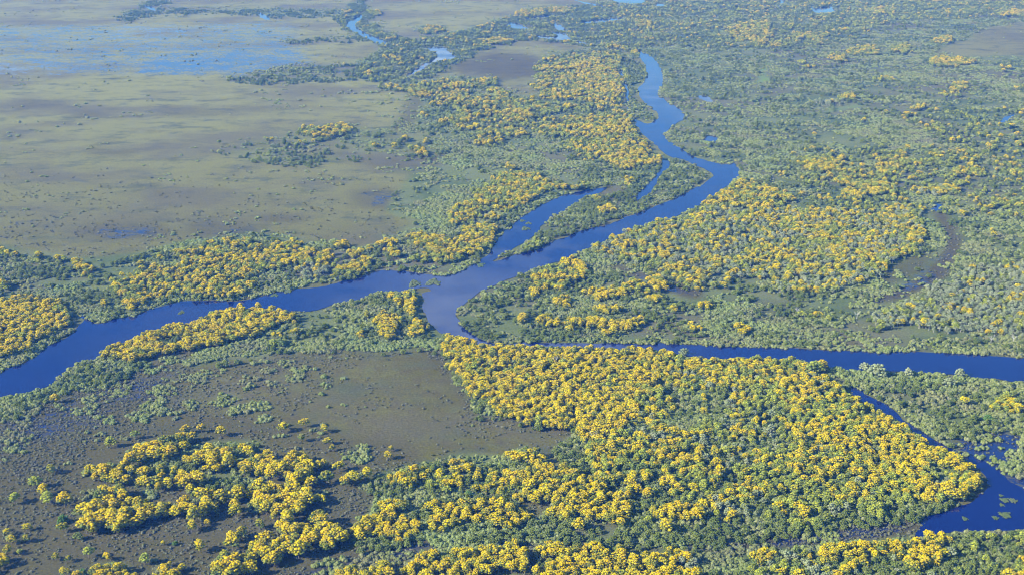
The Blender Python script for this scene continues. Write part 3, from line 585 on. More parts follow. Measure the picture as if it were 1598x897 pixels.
def foliage(name, leaf_a, leaf_b, flow_a=None, flow_b=None, spread=.35, patch=None):
    m, n, l, b = mat(name)
    oi = n.new('ShaderNodeObjectInfo')
    rnd = oi.outputs['Random']
    shade = attr(n, 'shade')
    col = mix(n, l, rnd, leaf_a, leaf_b)
    if patch:
        loc = oi.outputs['Location']
        a1 = n.new('ShaderNodeMapRange'); a1.inputs[1].default_value = .5; a1.inputs[2].default_value = .68
        l.new(noise(n, l, .011, 4, loc, .6), a1.inputs[0])
        a2 = n.new('ShaderNodeMapRange'); a2.inputs[1].default_value = .48; a2.inputs[2].default_value = .66
        l.new(noise(n, l, .017, 4, loc, .65), a2.inputs[0])
        col = mix(n, l, mth(n, l, 'MULTIPLY', a1.outputs[0], .75), col, patch[0])
        col = mix(n, l, mth(n, l, 'MULTIPLY', a2.outputs[0], .55), col, patch[1])
    if flow_a:
        fl = mix(n, l, rnd, flow_a, flow_b)
        bl = mth(n, l, 'POWER', mth(n, l, 'FRACT', mth(n, l, 'MULTIPLY', rnd, 7.31)), 5.0)
        ff = mth(n, l, 'SUBTRACT', attr(n, 'flower'), mth(n, l, 'MULTIPLY', bl, .75), clamp=True)
        col = mix(n, l, ff, col, fl)
    k = mth(n, l, 'MULTIPLY_ADD', shade, spread * 2, 1 - spread)
    vm = n.new('ShaderNodeVectorMath'); vm.operation = 'SCALE'
    l.new(col, vm.inputs[0]); l.new(k, vm.inputs['Scale'])
    l.new(vm.outputs[0], b.inputs['Base Color'])
    b.inputs['Roughness'].default_value = .75
    b.inputs['Specular IOR Level'].default_value = .2
    tr = n.new('ShaderNodeBsdfTranslucent')
    l.new(vm.outputs[0], tr.inputs[0])
    ms = n.new('ShaderNodeMixShader')
    ms.inputs[0].default_value = .38
    l.new(b.outputs[0], ms.inputs[1]); l.new(tr.outputs[0], ms.inputs[2])
    l.new(ms.outputs[0], n['Material Output'].inputs[0])
    return m


M_yel = foliage('yellow_blossom_foliage', (.20, .26, .05), (.16, .23, .055), (.86, .70, .002), (.88, .63, .002))
M_half = foliage('olive_blossom_foliage', (.24, .31, .07), (.20, .27, .06), (.70, .72, .05), (.66, .62, .05))
M_grn = foliage('green_foliage', (.185, .24, .04), (.24, .285, .07), spread=.4, patch=((.26, .32, .085), (.11, .17, .045)))
M_pale = foliage('pale_foliage', (.32, .38, .17), (.42, .45, .26), spread=.35)
M_shr = foliage('shrub_foliage', (.25, .305, .07), (.345, .375, .145), spread=.4, patch=((.27, .36, .115), (.24, .21, .135)))
M_tus = foliage('tussock_grass', (.16, .175, .085), (.21, .205, .13), spread=.4)
M_bright = foliage('fresh_green_foliage', (.12, .24, .05), (.16, .27, .07), spread=.3)
M_mat = foliage('floating_weed', (.14, .20, .07), (.18, .22, .09), spread=.35)


def plain(name, col, rough=.85, var=.25):
    m, n, l, b = mat(name)
    nz = noise(n, l, 3.0)
    l.new(mix(n, l, nz, tuple(c * (1 - var) for c in col), tuple(c * (1 + var) for c in col)), b.inputs['Base Color'])
    b.inputs['Roughness'].default_value = rough
    return m


M_bark = plain('grey_bark', (.16, .13, .10))
M_palebark = plain('pale_bark', (.42, .39, .34))
M_dead = plain('bleached_dead_wood', (.55, .53, .50))

# water
M_water, n, l, b = mat('river_water')
geo = n.new('ShaderNodeNewGeometry')
wn1 = noise(n, l, .012, 3, geo.outputs['Position'])
l.new(mix(n, l, wn1, (.001, .005, .075), (.002, .008, .105)), b.inputs['Base Color'])
b.inputs['Roughness'].default_value = .03
b.inputs['IOR'].default_value = 1.45
rr = n.new('ShaderNodeMapRange'); rr.inputs[1].default_value = .42; rr.inputs[2].default_value = .62; rr.inputs[3].default_value = .02; rr.inputs[4].default_value = .16
l.new(noise(n, l, .016, 5, geo.outputs['Position'], .6), rr.inputs[0]); l.new(rr.outputs[0], b.inputs['Roughness'])
bp = n.new('ShaderNodeBump'); bp.inputs['Strength'].default_value = .02; bp.inputs['Distance'].default_value = .3
l.new(noise(n, l, .35, 3, geo.outputs['Position']), bp.inputs['Height'])
l.new(bp.outputs[0], b.inputs['Normal'])

# ground
M_ground, n, l, b = mat('plain_ground')
geo = n.new('ShaderNodeNewGeometry')
P = geo.outputs['Position']
n1 = noise(n, l, .010, 5, P, .6)
n2 = noise(n, l, .07, 4, P, .65)
n3 = noise(n, l, .45, 3, P, .6)
stretch = n.new('ShaderNodeVectorMath'); stretch.operation = 'MULTIPLY'; stretch.inputs[1].default_value = (.75, 1, 1)
l.new(P, stretch.inputs[0])
n4 = noise(n, l, .022, 8, stretch.outputs[0], .72)
n5 = noise(n, l, .16, 4, stretch.outputs[0], .7)


def ramp(fac, lo, hi):
    r = n.new('ShaderNodeMapRange'); r.clamp = True
    r.inputs[1].default_value = lo; r.inputs[2].default_value = hi
    l.new(fac, r.inputs[0])
    return r.outputs[0]


grass = mix(n, l, ramp(n1, .35, .65), (.104, .101, .026), (.142, .138, .038))
grass = mix(n, l, ramp(n2, .40, .70), grass, (.095, .080, .035))
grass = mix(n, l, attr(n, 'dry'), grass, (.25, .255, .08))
grass = mix(n, l, ramp(n4, .50, .66), grass, (.085, .095, .045))
n6 = noise(n, l, .0045, 5, stretch.outputs[0], .65)
grass = mix(n, l, mth(n, l, 'MULTIPLY', ramp(n6, .46, .62), .7), grass, (.115, .105, .06))
mud = mix(n, l, ramp(n2, .3, .7), (.062, .055, .028), (.090, .080, .042))
col = mix(n, l, attr(n, 'mud'), grass, mud)
col = mix(n, l, attr(n, 'brt'), col, (.15, .24, .06))
flo = mix(n, l, n2, (.07, .10, .035), (.115, .15, .052))
n7 = noise(n, l, .008, 5, P, .6)
flo = mix(n, l, ramp(n7, .42, .58), flo, (.15, .175, .065))
flo = mix(n, l, mth(n, l, 'MULTIPLY', ramp(n6, .48, .6), .7), flo, (.13, .115, .075))
col = mix(n, l, attr(n, 'floor'), col, flo)
kk = mth(n, l, 'MULTIPLY_ADD', n3, 1.3, .35)
vm = n.new('ShaderNodeVectorMath'); vm.operation = 'SCALE'
l.new(col, vm.inputs[0]); l.new(kk, vm.inputs['Scale'])
wetmix = mth(n, l, 'ADD', mth(n, l, 'MULTIPLY', n4, 1.2), mth(n, l, 'ADD', mth(n, l, 'MULTIPLY', n5, 1.3), mth(n, l, 'MULTIPLY', n3, .3)))
wm = mth(n, l, 'ADD', wetmix, mth(n, l, 'MULTIPLY', attr(n, 'wet'), 1.0))
wmask = mth(n, l, 'MULTIPLY', ramp(wm, 1.9, 2.2), ramp(attr(n, 'wet'), .05, .3))
l.new(vm.outputs[0], b.inputs['Base Color'])
b.inputs['Roughness'].default_value = .95
b.inputs['Specular IOR Level'].default_value = .1
pud = n.new('ShaderNodeBsdfPrincipled')
pud.inputs['Base Color'].default_value = (.012, .022, .09, 1)
pud.inputs['Roughness'].default_value = .05
pud.inputs['IOR'].default_value = 1.45
pm = n.new('ShaderNodeMixShader')
l.new(wmask, pm.inputs[0]); l.new(b.outputs[0], pm.inputs[1]); l.new(pud.outputs[0], pm.inputs[2])
l.new(pm.outputs[0], n['Material Output'].inputs[0])
bp = n.new('ShaderNodeBump'); bp.inputs['Distance'].default_value = .8
bp.inputs['Strength'].default_value = .6
l.new(mth(n, l, 'ADD', n3, n2), bp.inputs['Height'])
l.new(bp.outputs[0], b.inputs['Normal'])


# ------------------------------------------------------------------ setting meshes
def link_obj(name, me, parent=None, kind=None, label=None, cat=None, group=None):
    o = bpy.data.objects.new(name, me)
    C.objects.link(o)
    if parent is not None:
        o.parent = parent
    if kind: o['kind'] = kind
    if label: o['label'] = label
    if cat: o['category'] = cat
    if group: o['group'] = group
    return o


def build_ground():
    rows = list(np.arange(960, 300, -4)) + list(np.arange(300, 100, -3)) + list(np.arange(100, -50, -2)) + [-52, -60, -80, -100, -130, -160, -180, -195]
    cols = [-9000, -4000, -2000, -1000, -500] + list(np.arange(-250, 1851, 5)) + [2100, 2600, 3600, 5600, 10600]
    V = []
    at = {k: [] for k in ('wet', 'floor', 'mud', 'brt', 'dry')}
    cx = np.array(cols, float)
    y0 = None
    for extra in (-30000., -3000., 300.):
        X, Y = ground(cx, np.full(len(cx), 960.))
        f = 1 + (Y - extra) / 3000.
        V.append(np.stack([X * f, np.full(len(cx), extra), np.zeros(len(cx))], 1))
        for k in at: at[k].append(look(k, np.clip(cx, -200, 1800), np.full(len(cx), 950.)))
    for r in rows:
        X, Y = ground(cx, np.full(len(cx), float(r)))
        V.append(np.stack([X, Y, np.zeros(len(cx))], 1))
        wx = cx + 5 * (vnoise(X * .05, Y * .05, 5) - .5) * 2
        wy = r + 3.5 * (vnoise(X * .05, Y * .05, 9) - .5) * 2
        for k in at:
            v = 0
            for dx, dy in ((-3, -1.5), (3, -1.5), (-3, 1.5), (3, 1.5)):
                v = v + look(k, wx + dx, wy + dy) * .25
            if k == 'dry':
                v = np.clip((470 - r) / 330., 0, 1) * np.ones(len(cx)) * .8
            at[k].append(v)
    nr, nc = len(V), len(cx)
    V = np.concatenate(V)
    idx = np.arange(nr * nc).reshape(nr, nc)
    F = np.stack([idx[:-1, :-1], idx[:-1, 1:], idx[1:, 1:], idx[1:, :-1]], -1).reshape(-1, 4)
    me = bpy.data.meshes.new('ground')
    me.from_pydata(V.tolist(), [], F.tolist())
    for k in at:
        a = me.attributes.new(k, 'FLOAT', 'POINT')
        a.data.foreach_set('value', np.concatenate(at[k]).astype(np.float32))
    me.materials.append(M_ground)
    link_obj('ground', me, kind='structure', label='flat olive-brown grass plain with wet mud patches', cat='ground')


build_ground()


def smooth_outline(pts, amp, seed):
    p = np.array(pts, float)
    for _ in range(2):
        q = np.roll(p, -1, 0)
        p = np.stack([p * .75 + q * .25, p * .25 + q * .75], 1).reshape(-1, 2)
    X, Y = ground(p[:, 0], p[:, 1])
    X = X + amp * (vnoise(X * .06, Y * .06, seed) - .5) * 2 + amp * .6 * (vnoise(X * .2, Y * .2, seed + 3) - .5) * 2
    Y = Y + amp * 1.5 * (vnoise(X * .06, Y * .06, seed + 7) - .5) * 2
    return X, Y


def water_sheet(name, pts, z, label, amp=3.0, seed=1):
    X, Y = smooth_outline(pts, amp, seed)
    me = bpy.data.meshes.new(name)
    me.from_pydata([(x, y, z) for x, y in zip(X, Y)], [], [list(range(len(X)))])
    if me.polygons[0].normal.z < 0:
        me.flip_normals()
    me.materials.append(M_water)
    link_obj(name, me, kind='structure', label=label, cat='water')


zz = .35
for i, (nm, lab) in enumerate((('river', 'dark blue river winding through the plain and branching at the junction'), ('side_channel', 'narrow blue side channel running beside the main river'),
                               ('creek', 'thin creek hidden behind the wooded river point'), ('backwater', 'narrow backwater inside the long wooded point'),
                               ('oxbow_lake', 'dark blue oxbow wrapping the right end of the big stand'))):
    water_sheet(nm, WATER[nm][0], zz, lab, 2.6, 11 + i)
    zz -= .05
for i, pg in enumerate(pools):
    water_sheet('pond', pg, .08, 'pale blue pool reflecting the sky among far scrub', 3.0, 40 + i)

# ------------------------------------------------------------------ plant meshes
ICO_V, ICO_F = None, None


def ico():
    global ICO_V, ICO_F
    import bmesh
    bm = bmesh.new()
    bmesh.ops.create_icosphere(bm, subdivisions=2, radius=1.0)
    bm.verts.ensure_lookup_table()
    ICO_V = np.array([v.co[:] for v in bm.verts])
    ICO_F = np.array([[v.index for v in f.verts] for f in bm.faces])
    bm.free()


ico()


class MB:
    def __init__(self):
        self.v = []; self.f = []; self.n = 0; self.flower = []; self.shade = []; self.mat = []

    def add(self, v, f, flower, shade, mi):
        self.v.append(v); self.f.extend([[i + self.n for i in q] for q in f]); self.n += len(v)
        self.flower.extend(flower); self.shade.extend(shade); self.mat.extend([mi] * len(f))

    def lump(self, c, r, flat=.8, jit=.17, r_=None, flower=0., mi=0, quads=7, under=.3):
        g = r_ or rng
        v = ICO_V * (1 + jit * g.uniform(-1, 1, (len(ICO_V), 1))) * r
        v[:, 2] *= flat
        v += g.normal(0, .04 * r, v.shape)
        v = v + np.array(c)
        tri = v[ICO_F]
        nz = np.cross(tri[:, 1] - tri[:, 0], tri[:, 2] - tri[:, 0])
        nz = nz[:, 2] / (np.linalg.norm(nz, axis=1) + 1e-9)
        fl = np.clip(flower * np.where(nz > -.1, 1, under) + g.uniform(-.15, .12, len(nz)), 0, 1) if flower > 0 else np.zeros(len(nz))
        ls = g.uniform(0, 1)
        self.add(v, ICO_F.tolist(), fl.tolist(), (.55 * ls + .45 * g.uniform(0, 1, len(nz))).tolist(), mi)
        for _ in range(quads):
            d = g.normal(0, 1, 3); d[2] = abs(d[2]) * .8 + .05; d /= np.linalg.norm(d)
            p = np.array(c) + d * r * np.array([1, 1, flat]) * g.uniform(.95, 1.25)
            a = g.normal(0, 1, 3); a /= np.linalg.norm(a)
            b2 = np.cross(a, d); b2 /= np.linalg.norm(b2) + 1e-9
            s = r * g.uniform(.16, .34)
            q = np.array([p - a * s, p + b2 * s, p + a * s, p - b2 * s])
            self.add(q, [[0, 1, 2, 3]], [float(np.clip(flower + g.uniform(-.2, .2), 0, 1))], [float(g.uniform(.2, 1))], mi)

    def limb(self, p0, p1, r0, r1, mi=0, seg=6):
        p0 = np.array(p0, float); p1 = np.array(p1, float)
        d = p1 - p0; d /= np.linalg.norm(d)
        a = np.cross(d, [0.3, .9, .1]); a /= np.linalg.norm(a); b2 = np.cross(d, a)
        an = np.linspace(0, 2 * math.pi, seg, endpoint=False)
        ring = np.cos(an)[:, None] * a + np.sin(an)[:, None] * b2
        v = np.concatenate([p0 + ring * r0, p1 + ring * r1])
        f = [[i, (i + 1) % seg, seg + (i + 1) % seg, seg + i] for i in range(seg)] + [list(range(seg, 2 * seg))]
        self.add(v, f, [0.] * len(f), [.5] * len(f), mi)

    def mesh(self, name, mats):
        me = bpy.data.meshes.new(name)
        me.from_pydata(np.concatenate(self.v).tolist(), [], self.f)
        for k, arr in (('flower', self.flower), ('shade', self.shade)):
            a = me.attributes.new(k, 'FLOAT', 'FACE')
            a.data.foreach_set('value', np.array(arr, np.float32))
        for m in mats:
            me.materials.append(m)
        me.polygons.foreach_set('material_index', np.array(self.mat, np.int32))
        me.update()
        return me


def crown_spots(g, R, H0, H1, nl, rl):
    pts = []
    tries = 0
    ph = g.uniform(0, 6.28)
    while len(pts) < nl and tries < 4000:
        tries += 1
        a = g.uniform(0, 2 * math.pi); q = math.sqrt(g.uniform(0, 1))
        lob = .80 + .22 * math.sin(2 * a + ph) + .16 * math.sin(3 * a + 2.1 * ph) + .10 * math.sin(5 * a + 3.3 * ph)
        x, y = R * lob * q * math.cos(a) * 1.08, R * lob * q * math.sin(a) * 1.08
        top = H0 + (H1 - H0) * math.sqrt(max(0, 1 - q * q * .92))
        z = top - g.uniform(0, 1.1) - (g.uniform(0, 1.2) if q > .7 else 0)
        r = g.uniform(*rl)
        if all((x - p[0]) ** 2 + (y - p[1]) ** 2 + .6 * (z - p[2]) ** 2 > (.84 * (r + p[3])) ** 2 for p in pts):
            pts.append((x, y, z, r))
    return pts


def tree_parts(kind, seed):
    g = np.random.default_rng(seed)
    cr, tr = MB(), MB()
    asp = g.uniform(.85, 1.15)
    if kind in ('Y', 'M'):
        lo, hi = ((3.9, 9.0), (5.4, 8.4), (4.6, 8.6))[seed // 100 % 3]
        spots = crown_spots(g, 4.0, lo, hi, 52, (.45, 1.2))
        H0, tw = 3.6, .26
    elif kind == 'G':
        spots = crown_spots(g, 3.4, 2.2, 6.0, 36, (.6, 1.15))
        H0, tw = 2.2, .2
    elif kind == 'P':
        spots = crown_spots(g, 2.7, 5.2, 8.2, 20, (.55, .95))
        H0, tw = 4.4, .16
    spots = [(x * asp, y / asp, z, r) for x, y, z, r in spots]
    lean = g.uniform(-.5, .5, 2)
    for x, y, z, r in spots:
        fl = {'Y': g.choice([1., 1., 1., .95, .85, .65, .35]), 'M': g.choice([.75, .55, .35, .15]), 'G': 0., 'P': 0.}[kind]
        if kind == 'Y' and z < 5.9:
            fl *= g.uniform(.15, .8)
        cr.lump((x, y, z), r, flat=g.uniform(.68, .9), flower=fl, r_=g)
    if kind in ('Y', 'M', 'G'):      # inner and lower leaves
        for _ in range(5):
            a = g.uniform(0, 6.28); q = g.uniform(.2, .62)
            R = 3.7 if kind != 'G' else 3.0
            cr.lump((R * q * math.cos(a), R * q * math.sin(a), (4.4 if kind != 'G' else 2.2) + g.uniform(-.5, .8)), g.uniform(1.0, 1.6), flower=0. if kind == 'G' else .12, r_=g)
    top = (lean[0], lean[1], H0)
    nt_ = 1 if kind in ('Y', 'M') else 2
    for k in range(nt_):
        o = g.uniform(-.5, .5, 2) * (k > 0)
        tr.limb((o[0], o[1], -.3), (top[0] + o[0], top[1] + o[1], top[2]), tw * 1.25, tw * .8)
    for x, y, z, r in spots[::5 if kind != 'P' else 2]:
        tr.limb(top, (x, y, z), tw * .6, tw * .2, seg=5)
    return cr, tr


def shrub_mb(seed, kind):
    g = np.random.default_rng(seed)
    m = MB()
    if kind == 'S':
        for k in range(6):
            a = k * 1.05 + g.uniform(-.4, .4); q = 0.1 if k == 0 else g.uniform(.55, .95)
            m.lump((1.6 * q * math.cos(a), 1.6 * q * math.sin(a), 1.0 * (1 - q * .5) + g.uniform(-.2, .2)), g.uniform(.8, 1.25), flat=.7, r_=g, quads=8, jit=.13)
    else:
        for _ in range(3):
            m.lump((g.uniform(-.7, .7), g.uniform(-.7, .7), .25), g.uniform(.4, .75), flat=.8, jit=.35, r_=g, quads=5)
    return m


FOL = {'Y': M_yel, 'M': M_half, 'G': M_grn, 'P': M_pale, 'S': M_shr, 'T': M_tus}
BARK = {'Y': M_bark, 'M': M_bark, 'G': M_bark, 'P': M_palebark}
NV = {'Y': 7, 'M': 5, 'G': 6, 'P': 5, 'S': 6, 'T': 4}
CROWN, TRUNK, PROTO = {}, {}, {}
for kk_, nv in NV.items():
    col_ = bpy.data.collections.new('library_' + kk_)
    for i in range(nv):
        if kk_ in 'ST':
            mb = shrub_mb(100 * i + ord(kk_), kk_)
            me = mb.mesh('bush_mesh', [FOL[kk_]])
            CROWN[kk_, i] = me
            comb = me
        else:
            cr, tr = tree_parts(kk_, 100 * i + ord(kk_))
            CROWN[kk_, i] = cr.mesh('crown_mesh', [FOL[kk_]])
            TRUNK[kk_, i] = tr.mesh('trunk_mesh', [BARK[kk_]])
            base = cr.n
            for v_ in tr.v: cr.v.append(v_)
            cr.f.extend([[q + base for q in f_] for f_ in tr.f]); cr.flower += tr.flower; cr.shade += tr.shade; cr.mat += [1] * len(tr.f)
            comb = cr.mesh('tree_mesh', [FOL[kk_], BARK[kk_]])
        col_.objects.link(bpy.data.objects.new('plant', comb))
    PROTO[kk_] = col_


# ------------------------------------------------------------------ scatter
def candidates(cell, ya, yb):
    """jittered grid on the plain between two photo rows"""
    Y1 = float(ground(799, yb)[1]); Y0 = float(ground(799, ya)[1])
    ys = np.arange(Y1, Y0, cell)
    out = []
    for y in ys:
        half = 960. * (y * CP + CAM_H * SP) / FOC + 30
        xs = np.arange(-half, half, cell)
        out.append(np.stack([xs, np.full(len(xs), y)], 1))
    p = np.concatenate(out)
    p += rng.uniform(-.46, .46, p.shape) * cell
    return p


def warp(px, py, X, Y, sc, big=0.):
    a = 3.2 * sc
    b_ = big * sc * np.clip((620 - py) / 200., 0, 1)
    return (px + a * (vnoise(X * .09, Y * .09, 21) - .5) * 2 + b_ * (vnoise(X * .02, Y * .02, 23) - .5) * 2,
            py + a * .45 * (vnoise(X * .09, Y * .09, 22) - .5) * 2 + b_ * .35 * (vnoise(X * .02, Y * .02, 24) - .5) * 2)


trees = {k: [] for k in 'YMGPST'}       # rows: x, y, scale, grove
for ya, yb, cell, smul in ((240, 990, 4.8, .80), (-50, 240, 6.4, .95)):
    p = candidates(cell, ya, yb)
    X, Y = p[:, 0], p[:, 1]
    px, py = project(X, Y, 6.0)
    px, py = warp(px, py, X, Y, scale_at(Y), 14.)
    gx, gy = project(X, Y, 0.)
    dry = (look('water', gx, gy) < .5) & (look('water', gx, gy - 2.0) < .5)
    X, Y, px, py = X[dry], Y[dry], px[dry], py[dry]
    u = rank01(.42 * rank01(fbm(X / 16., Y / 16., 31)) + .58 * rng.uniform(0, 1, len(X)))
    y_ = look('Y', px, py)
    w = rank01(.5 * rank01(fbm(X / 22., Y / 22., 37)) + .5 * rng.uniform(0, 1, len(X)))
    isY = u < y_
    rest = np.maximum(1e-3, 1 - y_)
    m_, g_, q_ = (look(k, px, py) / rest for k in 'MGP')
    isM = ~isY & (w < m_); isG = ~isY & ~isM & (w < m_ + g_); isP = ~isY & ~isM & ~isG & (w < m_ + g_ + q_)
    gr = look(GROVE, px, py)
    bigt = np.isin(gr, [GROVES.index(g) for g in {q[2] for q in low}])
    thin = bigt & (rng.uniform(0, 1, len(X)) > .66)
    isY &= ~thin
    for k, ms in (('Y', isY), ('M', isM), ('G', isG), ('P', isP)):
        s = (.58 + .62 * rng.beta(1.6, 2.0, ms.sum())) * 1.08 * smul * {'Y': 1., 'M': .92, 'G': .85, 'P': 1.}[k] * np.where(bigt[ms], 1.34, 1.)
        trees[k].append(np.stack([X[ms], Y[ms], s, gr[ms]], 1))
for ya, yb, cell, smul in ((430, 990, 2.8, 1.0), (200, 430, 3.8, 1.15), (-50, 200, 4.8, 1.25)):
    p = candidates(cell, ya, yb)
    X, Y = p[:, 0], p[:, 1]
    gx, gy = project(X, Y, 0.)
    px, py = project(X, Y, 1.2)
    px, py = warp(px, py, X, Y, scale_at(Y), 14.)
    d = look('S', px, py)
    opn = np.clip((fbm(X / 75., Y / 75., 91) - .36) * 4.2, .22, 1.)
    d = np.where(py < 530, d * opn, d)
    u = rank01(.5 * rank01(fbm(X / 15., Y / 15., 51)) + .25 * rank01(fbm(X / 60., Y / 60., 57)) + .35 * rng.uniform(0, 1, len(X)))
    ok = (u < d) & ((look('water', gx, gy) < .5) | ((look(WB, gx, gy) < .72) & (vnoise(X / 9., Y / 9., 83) > .55)))
    s = rng.uniform(.45, 1.15, len(X)) ** 1.2 * smul * (.62 + .85 * fbm(X / 28., Y / 28., 61))
    trees['S'].append(np.stack([X[ok], Y[ok], s[ok], look(GROVE, px, py)[ok]], 1))
p = candidates(2.3, 520, 990)
q = candidates(4.2, 250, 520)
for p, sm in ((p, .8), (q, 1.0)):
    X, Y = p[:, 0], p[:, 1]
    gx, gy = project(X, Y, 0.)
    u = rank01(.35 * rank01(fbm(X / 18., Y / 18., 71)) + .65 * rng.uniform(0, 1, len(X)))
    ok = (u < look('T', *warp(gx, gy, X, Y, scale_at(Y))) * np.clip((gy - 255) / 260., 0, 1)) & (look('water', gx, gy) < .5)
    s = (rng.uniform(.3, 1.15, len(X)) ** 1.6 + .25) * sm * 1.25
    trees['T'].append(np.stack([X[ok], Y[ok], s[ok], 0 * X[ok]], 1))
trees = {k: np.concatenate(v) for k, v in trees.items()}
print('counts', {k: len(v) for k, v in trees.items()})

# ------------------------------------------------------------------ single things
def place(kind, var, x, y, s, rot, name, label, cat, group=None, leaf=None):
    root = bpy.data.objects.new(name, None)
    C.objects.link(root)
    root.empty_display_size = .5
    root.location = (x, y, 0); root.rotation_euler = (0, 0, rot); root.scale = (s, s, s * random.uniform(.92, 1.08))
    root['label'] = label; root['category'] = cat
    if group: root['group'] = group
    c = bpy.data.objects.new('crown', CROWN[kind, var] if leaf is None else leaf); C.objects.link(c); c.parent = root
    tr = bpy.data.objects.new('trunk', TRUNK[kind, var]); C.objects.link(tr); tr.parent = root
    return root


